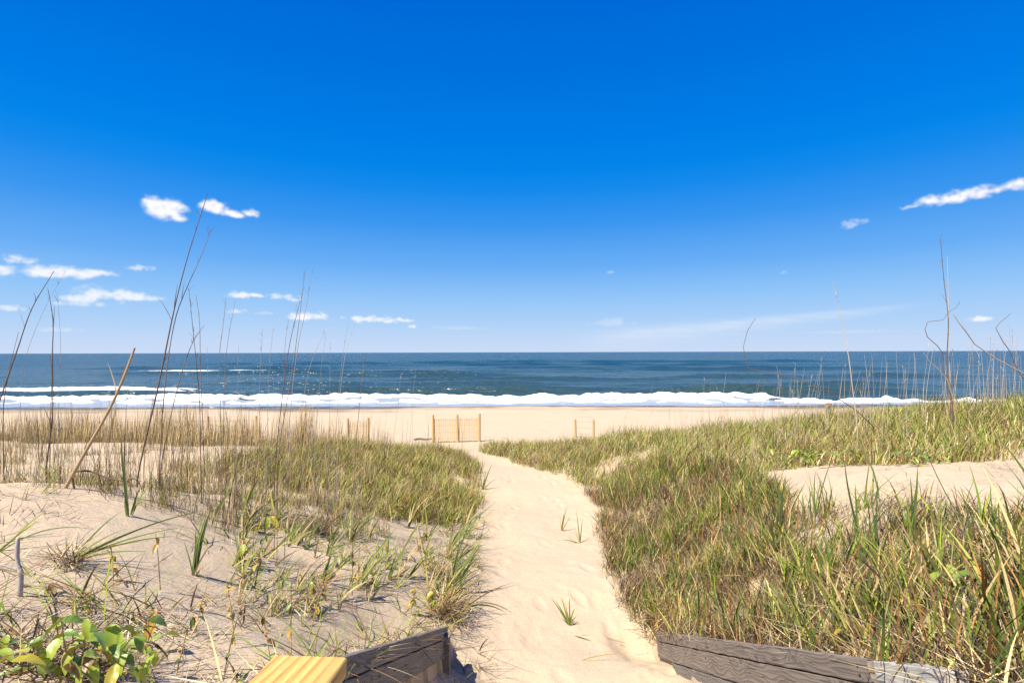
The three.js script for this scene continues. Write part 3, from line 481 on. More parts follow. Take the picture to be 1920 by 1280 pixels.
// coarse arching blades and dark broken stems standing proud of the right bank
field('coarse_bank_grass', 'coarse arching green and tan blades standing proud of the right bank', 'grass', 15, [1, 2, 3, 4].map((sd) => tuft(240 + sd, { n: 9, len: .52, w: .014, spread: .06, tilt: .6, bend: 1.3, mix: [['green', 6], ['lime', 5], ['blue', 2], ['tan', 2]], segs: 7 })), bladeMat, [.9, 8, 2.5, 8], 2100, (x, d) => rightNear(x, d) * clump(x, d, 1.4, 81, .0, .2) * .8, { size: .8 });
field('broken_stems', 'thick dark broken stems lying crisscross through the right bank', 'stems', 16, [1, 2, 3].map((sd) => tuft(250 + sd, { n: 7, len: .34, w: .011, spread: .12, tilt: 1.5, bend: .8, mix: [['dark', 5], ['brown', 5], ['tan', 2], ['pale', 1]], segs: 4 })), strawMat, [.9, 8, 1.6, 8], 3000, (x, d) => rightNear(x, d) * (.15 + .7 * clump(x, d, 1.2, 85, -.05, .2)), { size: .9, part: 'stems' });

// ---------------------------------------------------------------- single stalks, sticks and twigs
const stalkMats = { dark: col(.13, .085, .06), brown: col(.23, .15, .10), tan: col(.40, .29, .16), pale: col(.50, .43, .33), grey: col(.30, .26, .22), gold: col(.50, .34, .12) };
for (const k in stalkMats) stalkMats[k] = new THREE.MeshStandardMaterial({ color: stalkMats[k], roughness: .9, side: THREE.DoubleSide });
const headMat = { dark: 'brown', brown: 'brown', tan: 'tan', pale: 'pale', grey: 'grey', gold: 'tan' };
// pts: places in the photograph, foot first; they stand at one depth, the foot on the sand there
const TONE = { dark: 'dark brown', brown: 'brown', tan: 'straw coloured', pale: 'pale', grey: 'grey', gold: 'golden' };
const looks = (pts, d, r0, tone) => { const a = pts[0], b = pts[pts.length - 1], ln = (b[0] - a[0]) / Math.max(1, a[1] - b[1]), h = b[1] < 560 ? 'reaching high above the horizon' : b[1] < 655 ? 'reaching just above the horizon' : b[1] < 740 ? 'tipped against the sea' : 'tipped below the sea'; return `${r0 > .0075 ? 'thick' : r0 > .0042 ? 'slender' : 'hair thin'} ${TONE[tone]} stalk ${ln > .3 ? 'leaning far right' : ln > .1 ? 'leaning right' : ln < -.08 ? 'leaning left' : 'upright'}, ${h},`; };
function stalk(name, label, category, group, pts, d, r0, tone, opt = {}) {
  if (label.startsWith('*')) label = looks(pts, d, r0, tone) + label.slice(1);
  const P = pts.map(([x, y, dd]) => at(x, y, d + (dd ?? 0))), r = rng(Math.round(pts[0][0] * 13 + pts[pts.length - 1][1])), foot = opt.hang ? P[0].clone() : seat(P[0].x, d);
  if (!opt.hang) { if (P[1] && P[0].y < foot.y + .03) P[0].copy(foot); else P.unshift(foot.clone()); P[0].y -= .04; }
  const t = thing(name, label, category, group, foot), q = P.map((p) => p.clone().sub(foot));
  q.slice(1).forEach((p) => { p.z += (r() - .5) * .05; });
  mesh('stem', tubeGeo(q, r0, opt.r1 ?? r0 * .32, 6, opt.per ?? 5, opt.bumpy ?? .25), stalkMats[tone], t);
  const c = new THREE.CatmullRomCurve3(q, false, 'centripetal'), len = c.getLength();
  for (let k = 0; k < (opt.sheaths ?? 0); k++) {       // torn leaf sheaths along the stem
    const s = new Strands(), u = .15 + .6 * r(), p = c.getPoint(u); s.blade([p.x, p.y, p.z], r() * 6.28, .15 + .3 * r(), .3, .12 + .22 * r(), Math.min(r0 * .9, .008), [1, 1, 1], 4, .5); mesh('leaf', s.geo(), stalkMats[tone], t);
  }
  if (opt.head) { const s = new Strands(); for (let k = 0; k < opt.head; k++) { const u = 1 - opt.headLen * r() / len, p = c.getPoint(clamp(u, 0, 1)); s.blade([p.x, p.y, p.z], r() * 6.28, .2 + .6 * r(), .7 * r(), .03 + .06 * r(), .0035, [1, 1, 1], 2, 0, 0); } mesh('seed_head', s.geo(), stalkMats[headMat[tone]], t).userData.kind = 'stuff'; }
  return t;
}
const SO = 'sea_oats_stalk', GL = 'tall bare stalks on the left dune';
const tall = '* on the left dune';
[ // foot ... tip, depth, radius, tone
  [[[-14, 800], [8, 735], [30, 655], [62, 578], [97, 508]], 4.4, .0115, 'dark', 3], [[[10, 760], [20, 690], [37, 622]], 4.5, .006, 'dark', 1], [[[40, 690], [75, 590], [125, 508]], 5.2, .0035, 'grey', 0],
  [[[88, 880], [96, 780], [99, 668], [96, 600], [87, 545]], 4.7, .0105, 'dark', 2], [[[94, 790], [94, 690], [93, 668]], 4.7, .006, 'dark', 0], [[[110, 760], [112, 640], [108, 550]], 5.4, .0035, 'grey', 0],
  [[[256, 892], [298, 712], [325, 585], [350, 488], [388, 362]], 4.7, .0115, 'dark', 3], [[[296, 880], [309, 705], [333, 590], [355, 528], [372, 490], [396, 432]], 4.8, .008, 'brown', 2], [[[300, 890], [333, 715], [362, 640], [384, 610]], 5.0, .008, 'brown', 1],
  [[[378, 890], [372, 750], [366, 650], [356, 545]], 5.2, .0075, 'dark', 1], [[[380, 880], [376, 690], [374, 600], [369, 552]], 5.2, .006, 'brown', 0], [[[413, 870], [413, 660], [416, 612], [423, 558]], 5.6, .0055, 'brown', 1], [[[418, 850], [424, 660], [440, 560]], 5.6, .005, 'brown', 0],
  [[[388, 830], [390, 650]], 5.5, .004, 'grey', 0], [[[444, 840], [447, 648]], 6, .004, 'grey', 0], [[[487, 830], [489, 690], [493, 615]], 6.3, .0045, 'grey', 0], [[[499, 830], [503, 690], [511, 616]], 6.3, .0045, 'grey', 0],
  [[[514, 880], [530, 742], [545, 640], [562, 562]], 5.9, .008, 'dark', 1], [[[520, 862], [548, 690], [562, 585], [571, 508]], 6, .007, 'brown', 1], [[[540, 850], [556, 660], [572, 580], [586, 508]], 6.2, .006, 'grey', 1], [[[530, 790], [536, 640], [540, 598]], 6.2, .004, 'brown', 0],
  [[[556, 860], [580, 690], [608, 620]], 6.6, .005, 'tan', 0], [[[590, 840], [602, 700], [612, 622]], 6.8, .004, 'grey', 0], [[[617, 830], [618, 640]], 6.8, .004, 'grey', 0], [[[628, 840], [640, 690], [652, 606]], 7, .0045, 'grey', 0], [[[633, 850], [644, 680], [668, 600]], 7.2, .004, 'pale', 0], [[[664, 870], [676, 730], [683, 668]], 7, .0075, 'brown', 1],
  [[[268, 850], [290, 740], [300, 690]], 5.6, .005, 'brown', 1], [[[340, 870], [352, 760], [372, 660]], 5.6, .0045, 'brown', 0], [[[735, 850], [746, 760], [751, 700]], 8, .004, 'grey', 0], [[[768, 840], [776, 720], [779, 690]], 8.6, .0035, 'grey', 0],
].forEach(([pts, d, r, tone, sh]) => stalk(SO, tall, 'grass stalk', GL, pts, d < 5.3 ? d * .4 + 3.75 : d + .3, r * .82, tone, { sheaths: sh, head: r > .006 ? 10 : 4, headLen: .6 }));
stalk('cane_stalk', 'thick broken yellowish cane leaning out of the sand on the left dune crest', 'cane', null, [[118, 922], [150, 866], [205, 762], [232, 705], [251, 652]], 4.95, .016, 'tan', { r1: .0095, sheaths: 5, bumpy: .12 });
stalk('dead_root', 'dark crooked root lying along the left dune crest beside the cane', 'root', null, [[140, 886], [172, 883], [200, 896], [232, 902], [255, 896], [262, 906]], 5.0, .010, 'dark', { r1: .005 });
stalk(SO, 'pale tall grass stalk with a bent side shoot leaning left before the surf', 'grass stalk', null, [[1606, 800], [1600, 745], [1590, 668], [1583, 620], [1573, 570], [1562, 528]], 8.2, .0085, 'pale', { r1: .003, head: 12, headLen: .5 });
stalk(SO, 'tallest grey stalk on the right ridge with a curling vine round it', 'grass stalk', null, [[1786, 760], [1779, 690], [1777, 600], [1772, 525], [1764, 448]], 7.6, .0085, 'dark', { r1: .003, head: 16, headLen: .7, sheaths: 2 });
stalk(SO, 'thin pale stalk close beside the tallest stalk on the right ridge', 'grass stalk', null, [[1783, 770], [1781, 640], [1779, 560], [1775, 480]], 7.7, .005, 'pale', { r1: .002 });
const vine = (name, label, pts, d, r0, tone, r1, hang = false) => stalk(name, label, 'twig', null, pts, d, r0, tone, { r1, per: 1, bumpy: .3, hang });
vine('curled_vine', 'grey leafless vine looping round the tallest stalk of the right ridge', [[1782, 745], [1771, 690], [1769, 662], [1758, 648], [1738, 632], [1733, 618], [1742, 603], [1768, 600], [1778, 584], [1794, 577], [1798, 566]], 7.6, .0055, 'dark', .003);
vine('dead_branch', 'long bare grey branch slanting up out of the ridge grass towards the surf', [[1980, 745], [1920, 700], [1870, 672], [1830, 645], [1812, 620], [1800, 608], [1791, 590]], 7.2, .010, 'grey', .005);
vine('dead_branch', 'thin zigzag bare twig above the right ridge grass', [[1925, 720], [1904, 690], [1893, 660], [1880, 640], [1868, 615], [1874, 606], [1894, 588]], 7.4, .006, 'dark', .003);
vine('dead_branch', 'long dark arching branch crossing before the surf from the ridge grass', [[1640, 800], [1604, 768], [1560, 738], [1490, 708], [1440, 698], [1402, 690], [1397, 668], [1394, 650], [1402, 620], [1418, 596]], 8.2, .0075, 'dark', .0035);
vine('dead_branch', 'forked bare twig bending left beside the tallest stalk on the ridge', [[1790, 760], [1776, 712], [1760, 690], [1742, 676], [1732, 660]], 7.3, .008, 'tan', .003);
// thin pale stalks over the right ridge
{
  const r = rng(77);
  for (let k = 0; k < 190; k++) { const px = 930 + 990 * Math.pow(r(), .7), d = 8.6 + r() * 6 * (1 - sstep(1300, 1900, px) * .6) , x = at(px, 800, d).x; if (ridge(x, d) <= 0) continue; const g = pix(seat(x, d)), h = (.75 + .9 * r()) * F / d, ln = (r() - .35) * 34; stalk('ridge_stalk', '* on the right ridge', 'grass stalk', 'thin pale stalks on the right ridge', [[g[0], g[1]], [g[0] + ln * .3, g[1] - h * .5], [g[0] + ln, g[1] - h]], d, .0022 + r() * .0028, ['pale', 'grey', 'tan', 'pale'][k % 4], { r1: .0012, per: 3, head: r() < .4 ? 7 : 0, headLen: .3 }); }
  for (let k = 0; k < 95; k++) { const px = -10 + 720 * r(), d = 5.7 + r() * 4, x = at(px, 800, d).x, g = pix(seat(x, d)), h = (.6 + .7 * r()) * F / d, ln = (r() - .15) * 50; stalk('dune_stalk', '* behind the left crest', 'grass stalk', 'short dry stalks behind the left crest', [[g[0], g[1]], [g[0] + ln * .4, g[1] - h * .5], [g[0] + ln, g[1] - h]], d, .0024 + r() * .0032, ['brown', 'grey', 'brown', 'tan'][k % 4], { r1: .0016, per: 3, sheaths: k % 3 ? 0 : 1 }); }
  for (let k = 0; k < 16; k++) { const px = 690 + 250 * r() , d = 12 + r() * 3, x = Math.min(at(px, 800, d).x, pathX(d) - 1.1), g = pix(seat(x, d)), h = (.8 + .5 * r()) * F / d; stalk('mound_stalk', '* on the left mound', 'grass stalk', 'thin stalks on the left mound', [[g[0], g[1]], [g[0] + 4 * r(), g[1] - h * .5], [g[0] + 14 * (r() - .2), g[1] - h]], d, .004, ['brown', 'grey'][k % 2], { r1: .0016, per: 3 }); }
}
// the bleached peg in the left foreground
{
  const foot = hit(34, 1118), t = thing('bleached_stick', 'bleached grey broken stick standing upright in the sand with a short side branch', 'stick', null, foot), up = at(33, 1008, -foot.z).sub(foot);
  mesh('stick', tubeGeo([new THREE.Vector3(0, -.05, 0), up.clone().multiplyScalar(.4).add(new THREE.Vector3(.012, 0, 0)), up.clone().multiplyScalar(.52), up.clone().multiplyScalar(.75).add(new THREE.Vector3(-.006, 0, 0)), up], .014, .0095, 8, 6, .3), paleWood.clone(), t).material.map = null;
  t.children[0].material.color = col(.42, .38, .34); t.children[0].material.bumpMap = null;
  mesh('branch', tubeGeo([up.clone().multiplyScalar(.45), up.clone().multiplyScalar(.52).add(new THREE.Vector3(-.06, .01, .02)), up.clone().multiplyScalar(.58).add(new THREE.Vector3(-.14, .02, .03))], .008, .004, 6), t.children[0].material, t);
}

// ---------------------------------------------------------------- single tufts of beach grass: every blade a part
const bladeTones = { dark: col(.085, .13, .04), green: col(.15, .21, .055), lime: col(.24, .29, .055), straw: col(.46, .37, .20), yellow: col(.42, .40, .09), grey: col(.32, .27, .20), rust: col(.27, .17, .075) };
for (const k in bladeTones) bladeTones[k] = leafy(bladeTones[k], k === 'straw' || k === 'grey' ? .15 : .3);
// a blade from the foot to a tip in space, bowed, folded along its middle
function bladeGeo(tip, w, bow, seed) {
  const r = rng(seed), n = 9, pos = [], idx = [], L = tip.length(), dir = tip.clone().normalize(), side = new THREE.Vector3().crossVectors(dir, new THREE.Vector3(r() - .5, .3 * r(), r() + .4)).normalize(), nrm = new THREE.Vector3().crossVectors(side, dir), up = new THREE.Vector3(0, 1, 0);
  for (let k = 0; k <= n; k++) { const t = k / n, p = tip.clone().multiplyScalar(t).addScaledVector(up, bow * L * 4 * t * (1 - t) * .5).addScaledVector(nrm, .02 * L * Math.sin(t * 5 + seed)), ww = w * .5 * (Math.pow(1 - t, .7) * (.7 + Math.min(.3, t * 2)) + .03); for (const s of [-1, 0, 1]) { const q = p.clone().addScaledVector(side, s * ww).addScaledVector(nrm, s ? ww * .45 : 0); pos.push(q.x, q.y, q.z); } }
  for (let k = 0; k < n; k++) for (const s of [0, 1]) { const a = k * 3 + s; idx.push(a, a + 1, a + 3, a + 1, a + 4, a + 3); }
  const g = new THREE.BufferGeometry(); g.setAttribute('position', new THREE.Float32BufferAttribute(pos, 3)); g.setIndex(idx); g.computeVertexNormals(); return g;
}
const HUE = { dark: 'dark green', green: 'green', lime: 'lime', straw: 'straw', yellow: 'yellow', grey: 'grey', rust: 'rusty' };
// tips: [x, y, tone, width px, how much nearer or farther than the foot]
function tuftAt(label, group, foot, tips, name = 'beach_grass_tuft', seed = 1) {
  const f = foot.isVector3 ? foot : hit(...foot); if (!f) return null;
  if (group) { const k = {}; for (const q of tips) k[q[2]] = (k[q[2]] ?? 0) + 1; const [a, b] = Object.keys(k).sort((u, v) => k[v] - k[u]), dx = tips.reduce((s, q) => s + q[0], 0) / tips.length - pix(f)[0]; label = `${['', 'one', 'two', 'three', 'four', 'five', 'six', 'seven', 'eight'][tips.length]} bladed ${HUE[a]}${b ? ' and ' + HUE[b] : ''} tuft ${dx > 12 ? 'leaning right' : dx < -8 ? 'leaning left' : 'standing upright'} ${label}`; }
  const d = -f.z, t = thing(name, label, 'grass tuft', group, f.clone().add(new THREE.Vector3(0, -.015, 0)));
  tips.forEach(([x, y, tone, w = 5, dd = 0, bow = .12], i) => { const tip = at(x, y, d + dd); const gy = ground(tip.x, -tip.z, false); if (tip.y < gy + .012) tip.y = gy + .012; tip.sub(f); mesh('blade', bladeGeo(tip, w * .8 * d / F, bow, seed * 17 + i), bladeTones[tone], t); });
  return t;
}
tuftAt('tall dark green blade with one short companion standing alone on the left sand', null, [238, 968], [[226, 806, 'dark', 8], [232, 930, 'green', 5]]);
tuftAt('short bright tuft of three green blades beside the lone dark blade', null, [245, 966], [[264, 906, 'green', 7], [290, 894, 'lime', 5], [272, 925, 'lime', 4]]);
tuftAt('dense upright dark green tuft with a straw base in the left foreground', null, [362, 1078], [[397, 946, 'dark', 10, .05], [388, 955, 'green', 8], [372, 1000, 'green', 6], [392, 1020, 'straw', 8], [368, 985, 'dark', 7], [345, 1010, 'green', 4], [402, 1050, 'straw', 6], [380, 960, 'green', 6]]);
tuftAt('flattened sheaf of green and straw blades sweeping right over the left sand', null, [128, 1052], [[226, 955, 'green', 6, .3], [238, 985, 'lime', 6, .25], [200, 985, 'straw', 5, .2], [390, 952, 'green', 6, .5], [345, 985, 'lime', 6, .35], [335, 1000, 'green', 6, .2], [300, 1008, 'straw', 5, .1], [280, 1030, 'green', 5, .05], [180, 1000, 'green', 6, .2], [330, 968, 'yellow', 5, .4], [250, 1012, 'straw', 6, .2], [215, 1035, 'rust', 5]]);
tuftAt('two long arching blades lying on the sand at the edge of the left dune', null, [-8, 1035], [[70, 975, 'green', 5, .2], [180, 990, 'green', 4, .2, .3], [92, 950, 'lime', 4, .3], [40, 1000, 'green', 4]]);
tuftAt('sloping pair of yellow green blades low on the left dune', null, [20, 1012], [[90, 952, 'yellow', 6, .2], [80, 968, 'lime', 5, .2]]);
tuftAt('yellow green blades at the foot of the leaning cane', null, [98, 905], [[72, 866, 'yellow', 9], [84, 862, 'lime', 6]]);
tuftAt('small yellow green blades on the crest right of the cane', null, [165, 908], [[194, 872, 'yellow', 8], [180, 884, 'lime', 6], [190, 895, 'yellow', 5]]);
tuftAt('leaning pale green blades on the crest of the left dune', null, [456, 955], [[490, 888, 'lime', 9], [474, 905, 'yellow', 7], [498, 900, 'green', 5]]);
tuftAt('long single green blade leaning over the brown brush', null, [395, 985], [[432, 912, 'green', 7, .1], [445, 900, 'green', 5]]);
tuftAt('broad pale blade sloping up towards the brown brush', null, [498, 1050], [[575, 975, 'lime', 8, .3], [600, 952, 'green', 5, .5], [540, 1010, 'straw', 5, .1]]);
tuftAt('upright dark green tuft above the left railing', null, [605, 1090], [[622, 1035, 'dark', 9], [612, 1050, 'green', 6], [640, 1062, 'rust', 8], [655, 1072, 'straw', 6], [630, 1000, 'green', 4]]);
tuftAt('fan of green and straw blades with orange roots above the left railing', null, [672, 1090], [[700, 1035, 'green', 6], [735, 1000, 'lime', 6, .3], [760, 1010, 'green', 5, .3], [690, 1075, 'rust', 7], [715, 1060, 'straw', 6], [745, 985, 'green', 5, .4]]);
tuftAt('spreading tuft of straw tipped blades half way down the left bank', null, [728, 1085], [[745, 1030, 'lime', 6], [775, 1000, 'green', 6, .3], [760, 1072, 'rust', 7], [800, 960, 'green', 5, .6]]);
tuftAt('green tuft with long blades reaching over the path edge', null, [846, 1105], [[866, 990, 'green', 5], [905, 1010, 'green', 6, .2], [920, 985, 'lime', 5, .3], [888, 1050, 'dark', 7], [915, 1070, 'grey', 5, .1], [895, 1020, 'lime', 6, .2], [870, 1070, 'rust', 6]]);
tuftAt('thin tuft of upright green blades beside the left edge of the path', null, [842, 1030], [[866, 985, 'green', 5], [885, 968, 'lime', 5], [905, 960, 'green', 4, .3], [850, 990, 'lime', 5], [930, 940, 'green', 4, .5]]);
tuftAt('dark long blades bending down over the sand beside the path', null, [862, 1142], [[964, 1176, 'grey', 6, .2, .35], [950, 1172, 'dark', 5, .2, .3], [918, 1122, 'grey', 5], [962, 1090, 'rust', 4, .3, .1]]);
tuftAt('small single tuft with curved drooping tips standing in the middle of the path', null, [1068, 1172], [[1040, 1122, 'lime', 5], [1032, 1118, 'green', 4], [1050, 1115, 'lime', 5, 0, .25], [1068, 1118, 'green', 4, 0, .3], [1078, 1138, 'lime', 5, 0, .3], [1082, 1150, 'straw', 5], [1060, 1125, 'straw', 5]]);
tuftAt('thin long blade lying across the sand below the small path tuft', null, [1070, 1190], [[1110, 1216, 'dark', 4, -.1], [1178, 1220, 'grey', 4, .05], [1180, 1222, 'green', 4]]);
tuftAt('pale dry blade lying on the path near the right railing', null, [1088, 1238], [[1178, 1222, 'straw', 4]]);
tuftAt('upper tuft of four short green blades on the right side of the path', null, [1053, 995], [[1058, 958, 'lime', 4], [1064, 945, 'lime', 3], [1050, 965, 'straw', 3], [1070, 968, 'straw', 3]]);
tuftAt('lower tuft of thin green blades on the right side of the path', null, [1088, 1018], [[1092, 968, 'lime', 3], [1080, 952, 'lime', 3], [1075, 985, 'straw', 3], [1052, 1010, 'green', 3]]);
tuftAt('short sparse blades at the left edge of the path by the mound', null, [905, 918], [[912, 880, 'straw', 4], [922, 870, 'green', 4], [900, 885, 'lime', 4], [932, 895, 'straw', 3]]);
// the long dark green blades of the right foreground
[[[1612, 1040], [[1583, 858, 'dark', 9], [1603, 900, 'green', 6]]], [[1640, 1090], [[1635, 905, 'green', 7], [1648, 890, 'dark', 6], [1620, 960, 'lime', 5]]], [[1712, 1030], [[1720, 870, 'green', 10], [1708, 890, 'dark', 7], [1700, 930, 'lime', 6], [1735, 940, 'green', 6]]], [[1830, 1040], [[1712, 800, 'green', 8, -.1], [1775, 900, 'lime', 6], [1800, 905, 'green', 6]]], [[1868, 1095], [[1860, 900, 'green', 8], [1876, 985, 'dark', 10], [1885, 985, 'green', 9], [1850, 960, 'lime', 6]]], [[1995, 1010], [[1852, 795, 'green', 9, .1], [1905, 800, 'dark', 7]]], [[1460, 1005], [[1462, 895, 'green', 6], [1472, 890, 'dark', 7], [1512, 900, 'green', 6], [1448, 900, 'lime', 5]]], [[1525, 990], [[1530, 880, 'green', 6], [1540, 895, 'lime', 5], [1516, 905, 'green', 5]]], [[1755, 1015], [[1768, 920, 'lime', 6], [1742, 925, 'green', 7], [1785, 940, 'green', 5]]], [[1890, 1180], [[1925, 1090, 'green', 9], [1880, 1060, 'dark', 8], [1868, 1090, 'green', 8]]], [[1905, 1225], [[1935, 1130, 'green', 10], [1890, 1110, 'lime', 8]]], [[1620, 1150], [[1608, 1000, 'green', 8], [1640, 1030, 'dark', 7], [1622, 1020, 'lime', 6]]], [[1545, 1120], [[1500, 1030, 'lime', 5], [1530, 1010, 'green', 6], [1570, 1040, 'dark', 6]]], [[1440, 1180], [[1450, 1090, 'green', 6], [1420, 1085, 'lime', 6], [1465, 1100, 'straw', 6], [1436, 1070, 'green', 6]]], [[1350, 1180], [[1335, 1080, 'green', 6], [1372, 1100, 'lime', 5], [1360, 1075, 'green', 5]]]]
  .forEach(([f, tips], i) => tuftAt('with long blades on the right bank', 'long bladed tufts on the right bank', f, tips, 'long_grass_tuft', 40 + i));
// small ones strewn over the left bank
{
  const r = rng(9); const poly = [[440, 960], [560, 930], [690, 985], [885, 985], [905, 1060], [862, 1165], [770, 1120], [640, 1150], [560, 1190], [430, 1180], [400, 1060]];
  for (let k = 0, made = 0; k < 900 && made < 95; k++) { const x = 390 + 530 * r(), y = 925 + 270 * r(); if (!inside(poly, x, y)) continue; made++; const n = 3 + Math.floor(r() * 5), tips = []; for (let j = 0; j < n; j++) tips.push([x + 5 + (r() - .25) * 75, y - 18 - 55 * r(), ['green', 'lime', 'straw', 'straw', 'rust', 'yellow', 'green'][Math.floor(r() * 7)], 2.4 + r() * 2.6, r() * .35, .1 + r() * .2]); tuftAt('on the sand of the left bank', 'small tufts on the left bank', [x, y], tips, 'small_grass_tuft', 100 + k); }
  for (let k = 0; k < 26; k++) { const d = 6.2 + r() * 7, left = r() < .45, x = pathX(d) + (left ? -1.15 - r() * .5 : 1.1 + r() * .45), f = seat(x, d), g = pix(f), s = F / d, n = 4 + Math.floor(r() * 4), tips = []; for (let j = 0; j < n; j++) tips.push([g[0] + (r() - .5) * s * .3, g[1] - s * (.12 + .25 * r()), ['green', 'lime', 'straw', 'green', 'grey'][Math.floor(r() * 5)], s * .006, 0, .15]); tuftAt('along the edge of the path', 'little tufts along the path edge', f, tips, 'edge_grass_tuft', 300 + k); }
}

// ---------------------------------------------------------------- leafy vines: stem and single leaves
const leafTones = { green: col(.15, .24, .035), lime: col(.31, .40, .04), yellow: col(.42, .36, .035), gold: col(.46, .28, .03), bronze: col(.22, .13, .03), deep: col(.085, .14, .03) };
for (const k in leafTones) leafTones[k] = new THREE.MeshPhysicalMaterial({ color: leafTones[k], roughness: .45, transmission: .35, thickness: 0, side: THREE.DoubleSide });
const leafG = [1, 2, 3].map((sd) => { // length 1 along +x, folded along the rib and drooping
  const r = rng(500 + sd), pos = [], idx = [], n = 10, wd = .13 + .045 * sd, fold = .25 + .2 * r(), droop = .25 + .25 * r();
  for (let k = 0; k <= n; k++) { const t = k / n, w = wd * Math.pow(Math.sin(Math.PI * Math.pow(t, .72)), .85) + (k && k < n ? .004 : 0), y = -droop * t * t; for (const s of [-1, -.5, 0, .5, 1]) pos.push(t, y + Math.abs(s) * w * fold * (1 + .3 * Math.sin(t * 9 + sd)) + .012 * Math.sin(t * 22 + s * 3), s * w); }
  for (let k = 0; k < n; k++) for (let s = 0; s < 4; s++) { const a = k * 5 + s; idx.push(a, a + 1, a + 5, a + 1, a + 6, a + 5); }
  const g = new THREE.BufferGeometry(); g.setAttribute('position', new THREE.Float32BufferAttribute(pos, 3)); g.setIndex(idx); g.computeVertexNormals(); return g;
});
// stems: lists of places in the photograph; leaves: [x, y, size px, tone, heading degrees, pitch degrees, nearer]
function leafyVine(label, group, foot, stems_, leaves, seed = 1, name = 'leafy_vine') {
  const f = hit(...foot); if (!f) return; const d = -f.z, t = thing(name, label, 'vine', group, f), r = rng(seed * 31 + 7), V = (x, y, dd = 0) => { const p = at(x, y, d + dd), gy = ground(p.x, -p.z, false) + .015; if (p.y < gy) p.y = gy; return p.sub(f); };
  for (const s of stems_) mesh('stem', tubeGeo([...s.map(([x, y, dd]) => V(x, y, dd))], .0038, .0018, 5, 4, .3), stalkMats[r() < .5 ? 'brown' : 'gold'], t);
  for (const [x, y, s, tone, head, pitch = -20, dd = 0] of leaves) { const m = mesh('leaf', leafG[Math.floor(r() * 3)], leafTones[tone], t), L = s * .82 * (d + dd) / F; m.scale.setScalar(L); m.position.copy(V(x, y, dd)); m.rotation.set((r() - .5) * .9, THREE.MathUtils.degToRad(head), THREE.MathUtils.degToRad(pitch), 'YZX'); }
}
{
  const r = rng(61), L = [], S = [];
  for (let k = 0; k < 84; k++) { const x = -14 + 310 * r(), top = 1146 + Math.abs(x - 130) * .22, y = top + (1262 - top) * r(), near = -.1 - .35 * r(); L.push([x, y, 30 + 48 * r() * (k % 3 ? .75 : 1), ['lime', 'green', 'lime', 'yellow', 'green', 'lime', 'bronze', 'lime', 'green'][Math.floor(r() * 9)], r() * 360, -55 + r() * 65, near]); if (k % 3 === 0) S.push([[140 + (x - 140) * .3, 1275], [140 + (x - 140) * .7, (y + 1275) / 2, near * .6], [x, y, near]]); }
  leafyVine('thick leafy green vine with the broadest leaves at the corner of the left foreground', null, [150, 1262], S, L, 1);
}
leafyVine('vine with one upright golden leaf and a dark leaf at its foot', null, [275, 1222], [[[275, 1222], [278, 1190], [276, 1160]]], [[277, 1200, 64, 'gold', 85, 78], [278, 1160, 40, 'deep', 10, -10], [240, 1220, 60, 'lime', 350, 5], [262, 1215, 45, 'yellow', 120, 25], [246, 1235, 60, 'deep', 320, -10]], 2);
leafyVine('creeping vine with bronze drooping leaves beside the bleached stick', null, [95, 1110], [[[95, 1110], [80, 1100], [55, 1118], [40, 1122]]], [[92, 1095, 42, 'bronze', 330, -35], [92, 1095, 36, 'gold', 60, -20], [100, 1098, 38, 'bronze', 280, -40], [52, 1118, 40, 'bronze', 200, -15], [45, 1120, 34, 'deep', 330, -25]], 3);
leafyVine('small vine with a bunch of drooping lime leaves on open sand beside the brown brush', null, [492, 1000], [[[470, 1012], [482, 1000], [500, 975, .05]], [[482, 1000], [505, 972, .1]]], [[500, 968, 36, 'lime', 290, -55], [508, 968, 38, 'yellow', 330, -40], [512, 970, 32, 'lime', 20, -45], [494, 972, 34, 'yellow', 230, -50], [485, 982, 34, 'lime', 250, -60], [478, 985, 30, 'green', 290, -60], [470, 1008, 30, 'green', 210, 20]], 4);
const VINES = [ // upright little vines over the left bank: foot and height in the photograph
  [420, 1265, 150], [440, 1215, 130], [470, 1110, 120], [545, 1240, 150], [578, 1205, 120], [660, 1120, 100], [745, 985, 60], [790, 1065, 70], [805, 1160, 80], [330, 1270, 120], [510, 1270, 140], [300, 1110, 110], [212, 1090, 70], [455, 1060, 70], [365, 1190, 90], [770, 1150, 60], [575, 1130, 70]];
VINES.forEach(([x, y, h], i) => {
  const r = rng(900 + i), ln = (r() - .35) * h * .5, S = [[x, y], [x + ln * .3, y - h * .4], [x + ln * .6, y - h * .72], [x + ln, y - h]], L = [], stems_ = [S];
  const n = 5 + Math.floor(r() * 4); for (let k = 0; k < n; k++) { const u = .2 + .8 * r(), q = u * 3, a = Math.min(2, Math.floor(q)), w = q - a, lx = lerp(S[a][0], S[a + 1][0], w), ly = lerp(S[a][1], S[a + 1][1], w); L.push([lx, ly, 12 + r() * 13, ['lime', 'yellow', 'bronze', 'green', 'gold', 'deep'][Math.floor(r() * 6)], r() * 360, -60 + r() * 70]); if (r() < .4) stems_.push([[lx, ly], [lx + (r() - .3) * 28, ly - 16 * r()], [lx + (r() - .2) * 52, ly - 30 * r()]]); }
  leafyVine(`slender ${ln > h * .12 ? 'right leaning' : ln < -h * .05 ? 'left leaning' : 'upright'} vine with ${['five', 'six', 'seven', 'eight'][n - 5]} small ${({ lime: 'lime', yellow: 'yellow', bronze: 'bronze', green: 'green', gold: 'golden', deep: 'dark green' })[L[0][3]]} and mixed leaves on the left bank`, 'slender vines on the left bank', [x, y], stems_, L, 20 + i, 'slender_vine');
});
